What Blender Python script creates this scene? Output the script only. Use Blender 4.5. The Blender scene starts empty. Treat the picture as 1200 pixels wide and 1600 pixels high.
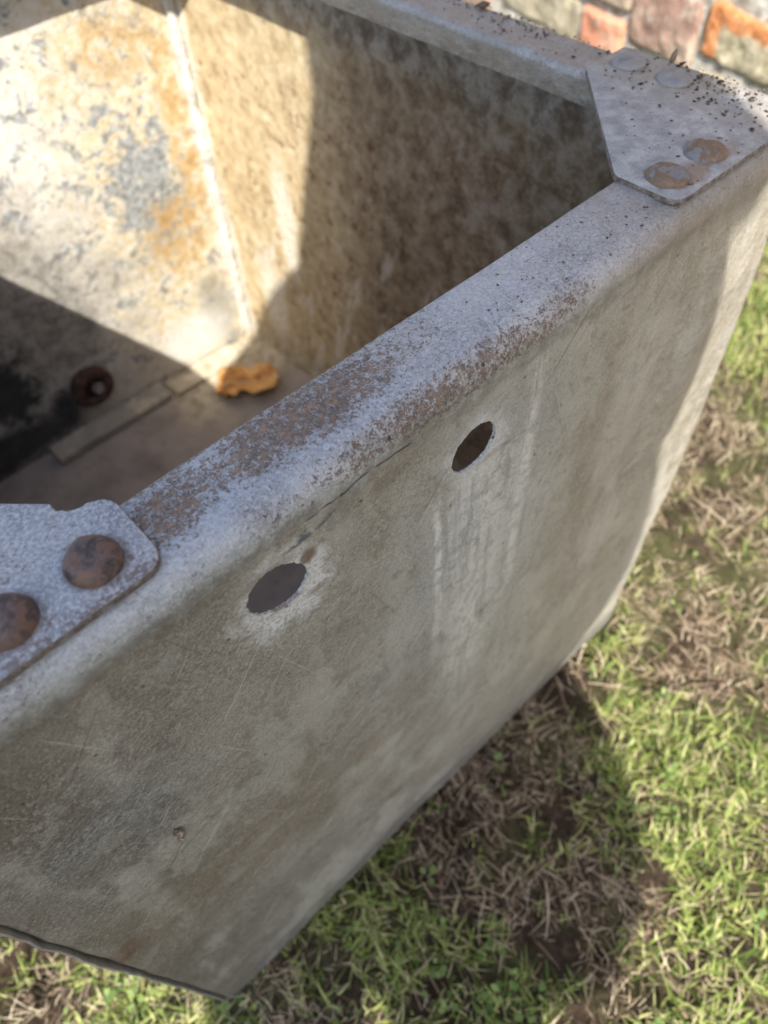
import bpy, bmesh, math, random
import numpy as np
from mathutils import Vector, Matrix, noise

# ------------------------------------------------------------ camera, world, sun
sc = bpy.context.scene
C = sc.collection
CAM = Vector((0.0903, -0.1367, 0.7093))
YAW, PITCH, ROLL, FPX = 0.8890, -0.9349, -0.0801, 1165.66
W, D, H = 0.5021, 0.6416, 0.5163          # the tank: width, depth, height
RIM, LIP, GUS, RS, R0 = 0.040, 0.0164, 0.1168, 0.0293, 0.0147
GZ = -0.04                                 # ground level
RB = 0.020                                 # radius of the right bottom bend

cy, sy, cp, sp = math.cos(YAW), math.sin(YAW), math.cos(PITCH), math.sin(PITCH)
FWD = Vector((cy*cp, sy*cp, sp))
r_ = Vector((sy, -cy, 0)); u_ = r_.cross(FWD)
cl, sl = math.cos(ROLL), math.sin(ROLL)
RGT = cl*r_ + sl*u_; UPV = -sl*r_ + cl*u_
cam_d = bpy.data.cameras.new('camera'); cam = bpy.data.objects.new('camera', cam_d); C.objects.link(cam)
m = Matrix((RGT, UPV, -FWD)).transposed().to_4x4(); m.translation = CAM
cam.matrix_world = m
cam_d.sensor_fit = 'HORIZONTAL'; cam_d.sensor_width = 36.0; cam_d.lens = 36.0*FPX/1200
cam_d.clip_start = 0.01; cam_d.clip_end = 3000
cam_d.dof.use_dof = True; cam_d.dof.focus_distance = 0.30; cam_d.dof.aperture_fstop = 11.0
sc.camera = cam

SUN = Vector((1.0, 0.95, -1.42)).normalized()
world = bpy.data.worlds.new('World'); sc.world = world; world.use_nodes = True
wn = world.node_tree.nodes; wl = world.node_tree.links
sky = wn.new('ShaderNodeTexSky'); sky.sky_type = 'NISHITA'; sky.sun_disc = False
sky.sun_elevation = math.asin(-SUN.z); sky.sun_rotation = math.atan2(-SUN.x, -SUN.y)
sky.air_density = 1.0; sky.dust_density = 2.0; sky.ozone_density = 1.0
wl.new(sky.outputs[0], wn['Background'].inputs[0]); wn['Background'].inputs[1].default_value = 0.15
sun_d = bpy.data.lights.new('sun', 'SUN'); sun_d.energy = 4.7; sun_d.angle = math.radians(0.55)
sun_d.color = (1.0, 0.95, 0.86)
sun = bpy.data.objects.new('sun', sun_d); C.objects.link(sun)
sun.rotation_euler = SUN.to_track_quat('-Z', 'Y').to_euler(); sun.location = (-3, -3, 4)
sc.view_settings.view_transform = 'Standard'; sc.view_settings.look = 'None'
sc.view_settings.gamma = 1.0; sc.view_settings.exposure = 1.08
sc.cycles.use_denoising = True
sc.cycles.max_bounces = 8

random.seed(11); rng = np.random.default_rng(11)

# ------------------------------------------------------------ helpers
def tag(o, label=None, cat=None, group=None, kind=None):
    if label: o['label'] = label
    if cat: o['category'] = cat
    if group: o['group'] = group
    if kind: o['kind'] = kind
    return o

def link(name, me, mats, parent=None, smooth=True):
    o = bpy.data.objects.new(name, me); C.objects.link(o)
    for mt in (mats if isinstance(mats, (list, tuple)) else [mats]): me.materials.append(mt)
    if smooth: me.polygons.foreach_set('use_smooth', [True]*len(me.polygons))
    if parent: o.parent = parent
    return o

def from_np(name, verts, faces, mats, parent=None, smooth=True, mi=None):
    """verts (n,3), faces: (m,k) array of one polygon size"""
    me = bpy.data.meshes.new(name)
    verts = np.asarray(verts, dtype=np.float32); faces = np.asarray(faces, dtype=np.int32)
    me.vertices.add(len(verts)); me.vertices.foreach_set('co', verts.ravel())
    k = faces.shape[1]
    me.loops.add(faces.size); me.loops.foreach_set('vertex_index', faces.ravel())
    me.polygons.add(len(faces)); me.polygons.foreach_set('loop_start', np.arange(0, faces.size, k, dtype=np.int32))
    me.polygons.foreach_set('loop_total', np.full(len(faces), k, dtype=np.int32))
    if mi is not None: me.polygons.foreach_set('material_index', np.asarray(mi, dtype=np.int32))
    me.update(calc_edges=True)
    return link(name, me, mats, parent, smooth)

def bm_obj(name, bm, mats, parent=None, smooth=True):
    bmesh.ops.recalc_face_normals(bm, faces=bm.faces[:])
    me = bpy.data.meshes.new(name); bm.to_mesh(me); bm.free()
    return link(name, me, mats, parent, smooth)

def auto_smooth(o, deg=35):
    """mark edges sharper than deg as sharp"""
    bm = bmesh.new(); bm.from_mesh(o.data)
    for e in bm.edges:
        if len(e.link_faces) == 2: e.smooth = e.calc_face_angle(0) < math.radians(deg)
    bm.to_mesh(o.data); bm.free()

def fbm(p, s, o=3):
    return noise.fractal(Vector(p)*s, 1.0, 2.0, o, noise_basis='PERLIN_ORIGINAL')

# ------------------------------------------------------------ shader helpers
class Sh:
    def __init__(s, name, rough=0.7, spec=0.4, metal=0.0):
        s.m = bpy.data.materials.new(name); s.m.use_nodes = True
        s.t = s.m.node_tree; s.n = s.t.nodes; s.l = s.t.links
        s.b = s.n['Principled BSDF']
        s.b.inputs['Roughness'].default_value = rough
        s.b.inputs['Specular IOR Level'].default_value = spec
        s.b.inputs['Metallic'].default_value = metal
        s.co = s.n.new('ShaderNodeTexCoord').outputs['Object']
        sx = s.n.new('ShaderNodeSeparateXYZ'); s.l.new(s.co, sx.inputs[0])
        s.x, s.y, s.z = sx.outputs
    def put(s, sock, v):
        if hasattr(v, 'is_output'): s.l.new(v, sock)
        elif isinstance(v, (tuple, list)):
            sock.default_value = tuple(v) + ((1.0,) if len(v) == 3 and len(sock.default_value) == 4 else ())
        else: sock.default_value = v
    def M(s, op, a, b=0.0, c=0.0, clamp=False):
        n = s.n.new('ShaderNodeMath'); n.operation = op; n.use_clamp = clamp
        for i, v in enumerate((a, b, c)): s.put(n.inputs[i], v)
        return n.outputs[0]
    def scl(s, v):
        n = s.n.new('ShaderNodeMapping'); s.l.new(s.co, n.inputs[0]); n.inputs['Scale'].default_value = v
        return n.outputs[0]
    def rotscl(s, rot, v):
        n = s.n.new('ShaderNodeMapping'); s.l.new(s.co, n.inputs[0]); n.vector_type = 'TEXTURE'
        n.inputs['Rotation'].default_value = rot; n.inputs['Scale'].default_value = tuple(1.0/q for q in v)
        return n.outputs[0]
    def noise(s, scale, detail=4, rough=0.6, vec=None, dist=0.0, col=False):
        n = s.n.new('ShaderNodeTexNoise'); s.l.new(vec or s.co, n.inputs['Vector'])
        n.inputs['Scale'].default_value = scale; n.inputs['Detail'].default_value = detail
        n.inputs['Roughness'].default_value = rough; n.inputs['Distortion'].default_value = dist
        return n.outputs['Color' if col else 'Fac']
    def vor(s, scale, vec=None, out='Distance', rnd=1.0):
        n = s.n.new('ShaderNodeTexVoronoi'); s.l.new(vec or s.co, n.inputs['Vector'])
        n.inputs['Scale'].default_value = scale; n.inputs['Randomness'].default_value = rnd
        return n.outputs[out]
    def step(s, v, a, b, lo=0.0, hi=1.0):
        n = s.n.new('ShaderNodeMapRange'); n.interpolation_type = 'SMOOTHSTEP'
        s.put(n.inputs['Value'], v)
        if a > b: a, b, lo, hi = b, a, hi, lo
        n.inputs['From Min'].default_value = a; n.inputs['From Max'].default_value = b
        n.inputs['To Min'].default_value = lo; n.inputs['To Max'].default_value = hi
        return n.outputs[0]
    def mix(s, f, a, b):
        n = s.n.new('ShaderNodeMix'); n.data_type = 'RGBA'
        s.put(n.inputs[0], f); s.put(n.inputs[6], a); s.put(n.inputs[7], b)
        return n.outputs[2]
    def ramp(s, f, stops):
        n = s.n.new('ShaderNodeValToRGB'); s.put(n.inputs[0], f)
        e = n.color_ramp.elements
        while len(e) < len(stops): e.new(0.5)
        for q, (p, c) in zip(e, stops): q.position = p; q.color = tuple(c) + (1.0,)
        return n.outputs[0]
    def blob(s, a, ca, ra, b, cb, rb, nz=None, amp=0.5, soft=0.35):
        """1 inside an ellipse in coordinates a, b with a ragged edge"""
        u = s.M('DIVIDE', s.M('SUBTRACT', a, ca), ra); v = s.M('DIVIDE', s.M('SUBTRACT', b, cb), rb)
        d = s.M('SQRT', s.M('ADD', s.M('MULTIPLY', u, u), s.M('MULTIPLY', v, v)))
        if nz is not None: d = s.M('ADD', d, s.M('MULTIPLY', s.M('SUBTRACT', nz, 0.5), 2*amp))
        return s.step(d, 1+soft, 1-soft)
    def bump(s, h, dist, strength=1.0, prev=None):
        n = s.n.new('ShaderNodeBump'); s.put(n.inputs['Height'], h)
        n.inputs['Distance'].default_value = dist; n.inputs['Strength'].default_value = strength
        if prev is not None: s.l.new(prev, n.inputs['Normal'])
        return n.outputs[0]
    def done(s, col, rough=None, normal=None, metal=None):
        s.put(s.b.inputs['Base Color'], col)
        if rough is not None: s.put(s.b.inputs['Roughness'], rough)
        if metal is not None: s.put(s.b.inputs['Metallic'], metal)
        if normal is not None: s.l.new(normal, s.b.inputs['Normal'])
        return s.m
    def mul(s, a, b): return s.M('MULTIPLY', a, b)
    def mx(s, *a):
        r = a[0]
        for q in a[1:]: r = s.M('MAXIMUM', r, q)
        return r

def rust_speckle(s, big_mask, fine=650.0, lo=0.50, hi=0.60):
    """fine grainy rust that thickens where big_mask is high"""
    f = s.noise(fine, 4, 0.8); f2 = s.noise(fine*0.3, 5, 0.75)
    v = s.M('ADD', s.mul(f, 0.5), s.mul(f2, 0.5))
    v = s.M('ADD', v, s.mul(s.M('SUBTRACT', big_mask, 0.5), 0.15))
    return s.step(v, lo, hi)

def mat_outer():
    s = Sh('weathered_zinc_outside', spec=0.4)
    x, y, z = s.x, s.y, s.z
    n8 = s.noise(9, 4, 0.6); n25 = s.noise(25, 5, 0.62); n90 = s.noise(90, 6, 0.7); n400 = s.noise(560, 5, 0.78); n1k = s.noise(1100, 3, 0.75)
    n700 = s.noise(760, 3, 0.75, dist=0.3)
    # --- rim zinc, bluish and pale
    rim = s.ramp(n25, [(0.30, (0.23, 0.24, 0.25)), (0.42, (0.34, 0.35, 0.365)), (0.56, (0.47, 0.48, 0.49)), (0.75, (0.36, 0.355, 0.35))])
    rim = s.mix(s.step(n400, 0.43, 0.62, 0, 0.7), rim, (0.63, 0.635, 0.635))
    rim = s.mix(s.mul(s.step(n700, 0.53, 0.64, 0, 0.7), s.step(n25, 0.62, 0.42, 0.45, 1.0)), rim, (0.19, 0.175, 0.16))
    rim = s.mix(s.step(n1k, 0.60, 0.68, 0, 0.45), rim, (0.72, 0.72, 0.71))
    right = s.step(x, 0.31, 0.42)
    tan = s.mul(right, s.step(s.noise(60, 5, 0.7), 0.34, 0.58))
    rim = s.mix(s.mul(right, 0.6), rim, (0.30, 0.29, 0.275))
    rim = s.mix(s.mul(tan, 0.65), rim, (0.27, 0.24, 0.20))
    rim = s.mix(s.mul(right, s.step(n700, 0.55, 0.66, 0, 0.7)), rim, (0.14, 0.12, 0.10))
    # --- wall film, olive and tan
    olive = s.ramp(s.noise(14, 5, 0.66), [(0.32, (0.175, 0.150, 0.115)), (0.43, (0.265, 0.232, 0.187)), (0.54, (0.36, 0.325, 0.27)), (0.68, (0.48, 0.45, 0.39))])
    olive = s.mix(s.step(n90, 0.42, 0.66, 0, 0.35), olive, (0.19, 0.165, 0.125))
    gr = s.noise(600, 4, 0.78, vec=s.rotscl((0, math.radians(-32), 0), (0.72, 1, 1.15)))
    left = s.step(x, 0.30, 0.0, 0.35, 1.0)
    olive = s.mix(s.mul(left, s.step(gr, 0.47, 0.60, 0.0, 0.55)), olive, (0.12, 0.105, 0.085))
    olive = s.mix(s.mul(left, s.step(gr, 0.45, 0.35, 0, 0.7)), olive, (0.50, 0.485, 0.43))
    olive = s.mix(s.step(n400, 0.56, 0.66, 0, 0.45), olive, (0.47, 0.45, 0.39))
    olive = s.mix(s.step(n1k, 0.60, 0.70, 0, 0.4), olive, (0.13, 0.11, 0.085))
    olive = s.mix(s.step(s.M('ADD', x, s.mul(s.M('SUBTRACT', n25, 0.5), 0.12)), 0.26, 0.46, 0, 0.55), olive, s.mix(s.step(n90, 0.42, 0.6), (0.33, 0.29, 0.225), (0.52, 0.475, 0.385)))  # paler, warmer right side painted in to brighten the sunlit strip
    grey = s.ramp(n90, [(0.34, (0.18, 0.175, 0.165)), (0.52, (0.30, 0.29, 0.275)), (0.68, (0.45, 0.435, 0.405))])
    gm = s.mx(s.blob(x, 0.03, 0.07, z, 0.40, 0.05, n25, 0.9, 0.6), s.blob(x, 0.02, 0.16, z, 0.10, 0.10, n25, 0.9, 0.7),
              s.mul(s.step(z, 0.17, 0.0), 0.7), s.blob(x, 0.24, 0.07, z, 0.30, 0.16, n25, 1.0, 0.7), s.step(n25, 0.52, 0.66, 0, 0.6))
    gm = s.mul(gm, s.step(gr, 0.60, 0.42, 0.35, 1.0))
    wall = s.mix(s.mul(gm, 0.8), olive, grey)
    wall = s.mix(s.mul(s.blob(x, 0.045, 0.03, z, 0.395, 0.05, n90, 0.9, 0.6), 0.6), wall, s.mix(s.step(gr, 0.44, 0.56), (0.30, 0.315, 0.33), (0.10, 0.105, 0.11)))
    wall = s.mix(s.mul(s.step(s.M('ADD', x, s.mul(n25, 0.08)), 0.21, 0.03), s.step(s.noise(18, 4, 0.6), 0.36, 0.58, 0.35, 0.80)), wall, (0.105, 0.084, 0.062))
    # broad dark and pale drifts
    wall = s.mix(s.step(n8, 0.50, 0.66, 0, 0.30), wall, (0.18, 0.16, 0.13))
    wall = s.mix(s.mul(s.step(x, 0.24, 0.34), s.step(s.noise(40, 5, 0.7, vec=s.scl((1, 1, 0.16))), 0.50, 0.60, 0, 0.4)), wall, (0.22, 0.19, 0.145))
    wall = s.mix(s.step(s.noise(11, 4, 0.6, vec=s.scl((1.6, 1, 0.7))), 0.52, 0.62, 0, 0.5), wall, (0.47, 0.45, 0.39))
    # horizontal brown stains low on the left
    st = s.noise(22, 6, 0.66, vec=s.rotscl((0, math.radians(8), 0), (0.6, 1, 3.2)))
    stm = s.mul(s.blob(x, 0.11, 0.11, z, 0.255, 0.045, n25, 0.6, 0.6), s.step(st, 0.45, 0.54))
    wall = s.mix(s.mul(stm, 0.6), wall, (0.20, 0.145, 0.095))
    # runs of lime below the holes
    stv = s.noise(150, 5, 0.7, vec=s.scl((1, 1, 0.09)))
    xw = s.M('ADD', x, s.mul(s.M('SUBTRACT', s.noise(26, 5, 0.6), 0.5), 0.016))
    rag = s.step(s.noise(130, 4, 0.7), 0.36, 0.55, 0.15, 1.0)
    def run(cx, wd, z0, z1):
        a = s.step(s.M('ABSOLUTE', s.M('SUBTRACT', xw, cx)), wd, wd*0.15)
        return s.mul(s.mul(a, s.step(z, z1, z1+0.12)), s.step(z, z0+0.010, z0-0.010))
    runs = s.mx(s.mul(run(0.233, 0.0045, 0.452, 0.26), 1.0), s.mul(run(0.291, 0.008, 0.492, 0.24), 0.8), s.mul(run(0.285, 0.016, 0.45, 0.20), 0.5), s.mul(run(0.262, 0.040, 0.45, 0.16), 0.75),
                s.mul(run(0.15, 0.02, 0.45, 0.38), 0.25), s.mul(run(0.305, 0.05, 0.40, 0.05), 0.25), s.mul(run(0.40, 0.02, 0.45, 0.10), 0.25))
    runs = s.mul(s.mul(runs, s.step(stv, 0.34, 0.52)), rag)
    pool = s.blob(x, 0.262, 0.046, z, 0.395, 0.085, n25, 0.6, 0.6)
    wall = s.mix(s.mul(pool, 0.65), wall, s.mix(n90, (0.22, 0.22, 0.215), (0.44, 0.44, 0.43)))
    wall = s.mix(s.mul(s.blob(x, 0.262, 0.050, z, 0.37, 0.11, n25, 0.5, 0.8), s.step(stv, 0.36, 0.62, 0.15, 0.6)), wall, (0.42, 0.41, 0.385))
    scr = s.noise(90, 2, 0.5, vec=s.rotscl((0, math.radians(-58), 0), (0.12, 1, 5)))
    wall = s.mix(s.mul(s.step(scr, 0.70, 0.74), s.step(n25, 0.5, 0.6, 0.1, 0.6)), wall, (0.48, 0.47, 0.43))
    g1 = s.noise(820, 5, 0.82); g2 = s.noise(330, 6, 0.82, vec=s.rotscl((0, math.radians(-35), 0), (0.8, 1, 1.1)))
    wall = s.mix(s.step(g1, 0.53, 0.60, 0, 0.42), wall, (0.085, 0.07, 0.05))
    wall = s.mix(s.step(g1, 0.47, 0.41, 0, 0.42), wall, (0.56, 0.53, 0.46))
    wall = s.mix(s.step(g2, 0.55, 0.62, 0, 0.32), wall, (0.11, 0.09, 0.07))
    wall = s.mix(s.step(g2, 0.45, 0.39, 0, 0.30), wall, (0.54, 0.52, 0.47))
    for rot, sc_, k in ((-52, (0.10, 1, 6), 0.55), (-20, (0.08, 1, 5), 0.45), (70, (0.10, 1, 7), 0.35)):
        sn = s.noise(110, 1, 0.4, vec=s.rotscl((0, math.radians(rot), 0), sc_))
        wall = s.mix(s.mul(s.step(sn, 0.715, 0.745), k), wall, (0.60, 0.58, 0.53))
        wall = s.mix(s.mul(s.step(sn, 0.285, 0.262), k), wall, (0.10, 0.085, 0.065))
    # pale scraped halo round each hole, heavier below
    for cx, cz, k, rr in ((0.151, 0.4675, 0.95, 0.0215), (0.2575, 0.4625, 0.65, 0.0185)):
        h = s.blob(x, cx, rr, z, cz, rr, n90, 1.0, 0.35)
        wall = s.mix(s.mul(s.mul(h, k), s.step(n400, 0.42, 0.54, 0.30, 1.0)), wall, (0.72, 0.715, 0.70))
    wall = s.mix(s.mul(runs, s.step(g1, 0.58, 0.48, 0.55, 1.0)), wall, (0.68, 0.66, 0.61))
    # darker folded band along the bottom edge
    zb = s.M('ADD', z, s.mul(s.M('SUBTRACT', n25, 0.5), 0.012))
    wall = s.mix(s.step(zb, 0.032, 0.022, 0, 0.75), wall, (0.15, 0.145, 0.135))
    wall = s.mix(s.mul(s.step(s.noise(36, 6, 0.72), 0.54, 0.62), 0.35), wall, (0.44, 0.425, 0.385))
    wall = s.mix(s.mul(s.step(s.noise(50, 6, 0.75, dist=0.4), 0.56, 0.63), 0.40), wall, (0.15, 0.125, 0.095))
    # --- where the rim turns into the wall
    zz = s.M('ADD', z, s.mul(s.M('SUBTRACT', s.noise(30, 6, 0.65), 0.5), 0.022))
    rm = s.step(zz, H-0.0205, H-0.0105)
    side = s.step(x, W-0.03, W-0.006)
    rm = s.M('MAXIMUM', rm, s.mul(side, 0.18))
    rgt = s.step(x, 0.25, 0.42)
    col = s.mix(s.mul(rm, s.M('SUBTRACT', 1.0, s.mul(rgt, s.step(z, H-0.002, H-0.010, 0, 0.6)))), wall, rim)
    # dark tide line under the fold and a thin crack in the skin
    tl = s.mul(s.mul(s.step(zz, H-0.026, H-0.018), s.step(zz, H-0.010, H-0.015)), s.step(n90, 0.36, 0.60))
    col = s.mix(s.mul(tl, 0.55), col, (0.14, 0.12, 0.095))
    zc = s.M('ADD', z, s.mul(s.M('SUBTRACT', s.noise(45, 3, 0.5), 0.5), 0.010))
    cr = s.mul(s.step(s.M('ABSOLUTE', s.M('SUBTRACT', zc, H-0.0165)), 0.0007, 0.0001), s.mul(s.step(x, 0.160, 0.172), s.step(x, 0.228, 0.212)))
    cr = s.mul(cr, s.step(s.noise(60, 2, 0.5), 0.45, 0.52))
    col = s.mix(s.mul(cr, 0.85), col, (0.06, 0.045, 0.035))
    # blue grey spots of old paint above the first hole
    bp = s.mul(s.blob(x, 0.1665, 0.012, s.M('SUBTRACT', z, s.mul(s.M('SUBTRACT', x, 0.1665), 0.12)), 0.4925, 0.0030, n90, 1.0, 0.25), s.step(n90, 0.45, 0.52))
    col = s.mix(s.mul(bp, 0.85), col, (0.07, 0.095, 0.11))
    # --- rust grain on the rim
    onrim = s.step(z, H-0.012, H-0.003)
    r1 = s.mul(s.mul(s.blob(x, 0.190, 0.062, y, 0.027, 0.014, n25, 0.9, 0.8), 1.0), onrim)
    r1b = s.mul(s.blob(x, 0.128, 0.016, y, 0.024, 0.013, n90, 0.6, 0.6), onrim)
    r2 = s.mul(s.mul(s.blob(x, 0.240, 0.080, z, H-0.007, 0.008, n25, 0.9, 0.7), s.step(y, 0.014, 0.004)), 0.8)
    r4 = s.mul(s.step(y, RIM-0.007, RIM-0.001), s.mul(s.step(x, 0.30, 0.22), 0.9))
    base = s.step(n25, 0.48, 0.72, 0.0, 0.35)
    allr = s.mx(r1, s.mul(r1b, 0.95), r2, r4, base)
    allr = s.mul(allr, s.step(zz, H-0.03, H-0.012))
    rs = rust_speckle(s, allr, 1150, 0.536, 0.565)
    rs = s.mul(rs, s.step(allr, 0.02, 0.25))
    rcol = s.ramp(s.noise(380, 3, 0.75), [(0.30, (0.06, 0.042, 0.032)), (0.46, (0.15, 0.098, 0.066)), (0.57, (0.27, 0.155, 0.085)), (0.70, (0.42, 0.25, 0.13))])
    col = s.mix(s.mul(s.step(allr, 0.3, 1.0), 0.32), col, (0.30, 0.24, 0.19))
    col = s.mix(s.mul(rs, 0.85), col, rcol)
    for cx, cz, rx, rz, k in ((0.1635, 0.480, 0.004, 0.004, 0.85), (0.146, 0.4865, 0.013, 0.0028, 0.4), (0.006, 0.275, 0.012, 0.012, 0.5), (0.165, 0.456, 0.006, 0.002, 0.5),
                              (0.150, 0.461, 0.008, 0.0012, 0.5), (0.27, 0.452, 0.010, 0.002, 0.3), (0.205, 0.489, 0.012, 0.004, 0.3)):
        col = s.mix(s.mul(s.blob(x, cx, rx, z, cz, rz, n90, 0.6, 0.4), k), col, (0.15, 0.085, 0.05))
    # sparse dark flecks
    v = s.vor(120); pick = s.vor(120, out='Color')
    spr = s.n.new('ShaderNodeSeparateColor'); s.l.new(pick, spr.inputs[0])
    fl = s.mul(s.step(s.M('ADD', v, s.mul(n400, 0.12)), 0.20, 0.13), s.step(spr.outputs[0], 0.84, 0.86))
    col = s.mix(s.mul(fl, 0.8), col, (0.055, 0.042, 0.035))
    h = s.M('ADD', s.mul(n400, 0.6), s.mul(rs, -0.5))
    h = s.M('ADD', h, s.mul(gr, s.step(zz, H-0.012, H-0.02, 0.1, 0.5)))
    h = s.M('SUBTRACT', h, s.mul(cr, 1.5))
    nb = s.bump(n8, 0.004); nb = s.bump(n25, 0.0022, prev=nb); nb = s.bump(s.noise(70, 5, 0.65), 0.0011, prev=nb); nb = s.bump(h, 0.00055, prev=nb); nb = s.bump(n1k, 0.00022, prev=nb)
    rough = s.M('ADD', s.mul(n90, 0.25), s.M('ADD', 0.33, s.mul(rs, 0.35)))
    met = s.mul(s.M('SUBTRACT', 1.0, rs), s.mul(rm, 0.45))
    return s.done(col, rough, nb, met)

def mat_inner():
    s = Sh('weathered_zinc_inside', spec=0.25)
    x, y, z = s.x, s.y, s.z
    n6 = s.noise(7, 5, 0.6); n18 = s.noise(20, 6, 0.7, dist=0.3); n60 = s.noise(50, 6, 0.78, dist=0.25); n120 = s.noise(130, 5, 0.78, dist=0.2); n200 = s.noise(230, 4, 0.75)
    back = s.step(y, D-0.02, D-0.008)
    # back wall: cream lime with blue grey metal showing through
    cream = s.ramp(n60, [(0.34, (0.34, 0.26, 0.15)), (0.44, (0.50, 0.41, 0.25)), (0.54, (0.56, 0.49, 0.35)), (0.66, (0.64, 0.61, 0.54))])
    cream = s.mix(s.step(n120, 0.48, 0.58, 0, 0.6), cream, (0.64, 0.62, 0.575))
    lt = s.step(s.M('ADD', x, s.mul(n18, 0.14)), 0.46, 0.36)
    cream = s.mix(s.mul(lt, 0.55), cream, (0.66, 0.65, 0.63))
    slate = s.mix(s.step(n120, 0.38, 0.62), (0.10, 0.12, 0.14), (0.34, 0.36, 0.37))
    p1 = s.blob(x, 0.415, 0.055, z, 0.270, 0.080, n18, 1.6, 0.5)
    pm = s.M('ADD', s.mul(p1, 0.62), s.mul(s.M('SUBTRACT', n60, 0.5), 3.6))
    pm = s.mx(s.step(pm, 0.30, 0.50), s.mul(s.step(s.noise(40, 6, 0.78, dist=0.6), 0.535, 0.585), 0.9))
    bw = s.mix(s.mul(pm, 0.88), cream, slate)
    ochre = s.ramp(n60, [(0.36, (0.34, 0.205, 0.075)), (0.5, (0.47, 0.325, 0.155)), (0.62, (0.56, 0.46, 0.29))])
    o1 = s.mx(s.blob(x, 0.474, 0.018, z, 0.30, 0.14, n18, 0.7, 0.4), s.blob(x, 0.44, 0.045, z, 0.190, 0.045, n18, 0.9, 0.4), s.mul(s.blob(x, 0.43, 0.055, z, 0.405, 0.030, n18, 0.8, 0.5), 0.8))
    om = s.mul(o1, s.step(n120, 0.38, 0.52, 0.35, 0.95))
    bw = s.mix(s.mul(om, s.M('SUBTRACT', 1.0, s.mul(s.step(n60, 0.50, 0.56), 0.6))), bw, ochre)
    # tar-like black and grey low on the left
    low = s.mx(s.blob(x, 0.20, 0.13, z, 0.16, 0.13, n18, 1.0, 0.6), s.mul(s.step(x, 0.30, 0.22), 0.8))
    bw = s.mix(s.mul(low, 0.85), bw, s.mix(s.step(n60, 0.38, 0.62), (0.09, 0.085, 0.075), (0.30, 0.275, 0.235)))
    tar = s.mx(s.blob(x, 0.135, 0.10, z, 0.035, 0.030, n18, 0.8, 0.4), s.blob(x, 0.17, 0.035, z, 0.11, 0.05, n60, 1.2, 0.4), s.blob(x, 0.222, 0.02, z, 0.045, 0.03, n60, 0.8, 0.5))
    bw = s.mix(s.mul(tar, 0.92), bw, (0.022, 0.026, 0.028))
    bw = s.mix(s.mul(s.blob(x, 0.460, 0.026, z, 0.075, 0.05, n60, 0.9, 0.5), 0.7), bw, (0.23, 0.22, 0.19))
    bw = s.mix(s.mul(s.blob(x, 0.415, 0.05, z, 0.045, 0.035, n60, 0.7, 0.5), 0.7), bw, (0.64, 0.63, 0.61))
    # right and left wall: tan dust, shaded front part painted brown, rust pits
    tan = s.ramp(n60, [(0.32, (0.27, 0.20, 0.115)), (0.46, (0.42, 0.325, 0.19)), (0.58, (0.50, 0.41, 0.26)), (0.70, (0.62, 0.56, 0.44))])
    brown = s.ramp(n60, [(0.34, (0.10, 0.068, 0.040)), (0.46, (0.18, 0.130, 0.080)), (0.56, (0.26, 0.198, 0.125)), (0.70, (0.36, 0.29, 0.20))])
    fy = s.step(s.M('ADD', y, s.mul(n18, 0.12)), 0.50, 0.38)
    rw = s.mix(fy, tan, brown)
    top = s.step(s.M('ADD', z, s.mul(s.M('SUBTRACT', n18, 0.5), 0.10)), 0.435, 0.475)
    rw = s.mix(s.mul(top, s.step(n120, 0.38, 0.52, 0.35, 0.9)), rw, s.mix(s.step(n60, 0.40, 0.60), (0.15, 0.12, 0.09), (0.37, 0.34, 0.29)))
    rw = s.mix(s.mul(s.mul(s.blob(y, 0.19, 0.10, z, 0.40, 0.06, n18, 0.9, 0.6), s.step(n60, 0.48, 0.60)), 0.35), rw, (0.28, 0.26, 0.23))
    pit = s.mul(s.mul(s.step(s.noise(85, 6, 0.78), 0.55, 0.61), s.step(n6, 0.38, 0.56)), s.step(z, 0.45, 0.38))
    rw = s.mix(s.mul(pit, 0.78), rw, (0.12, 0.045, 0.022))
    rw = s.mix(s.mul(s.step(s.noise(40, 5, 0.75), 0.61, 0.68), 0.6), rw, (0.055, 0.048, 0.04))
    lime = s.noise(24, 5, 0.7, vec=s.rotscl((math.radians(20), 0, 0), (1, 1, 0.28)))
    rw = s.mix(s.mul(s.mul(s.step(lime, 0.54, 0.62), s.step(z, 0.32, 0.20)), 0.75), rw, (0.62, 0.57, 0.49))
    rw = s.mix(s.mul(s.mx(s.blob(y, 0.500, 0.016, z, 0.235, 0.07, n18, 0.8, 0.5), s.blob(y, 0.555, 0.022, z, 0.10, 0.07, n18, 0.9, 0.5)), s.step(n120, 0.40, 0.55, 0.3, 0.9)), rw, (0.62, 0.59, 0.52))
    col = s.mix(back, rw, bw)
    sm = s.mul(s.step(y, D-0.03, D-0.012), s.step(x, W-0.020, W-0.012))
    col = s.mix(s.mul(sm, s.step(n60, 0.42, 0.56, 0.1, 0.7)), col, (0.62, 0.60, 0.54))
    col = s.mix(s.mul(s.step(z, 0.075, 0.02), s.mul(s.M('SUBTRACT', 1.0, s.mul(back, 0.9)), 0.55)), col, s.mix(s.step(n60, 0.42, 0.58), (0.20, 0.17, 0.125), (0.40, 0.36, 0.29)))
    nb = s.bump(n18, 0.0025); nb = s.bump(n60, 0.0012, prev=nb); nb = s.bump(n200, 0.0006, prev=nb)
    return s.done(col, 0.85, nb)

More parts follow.
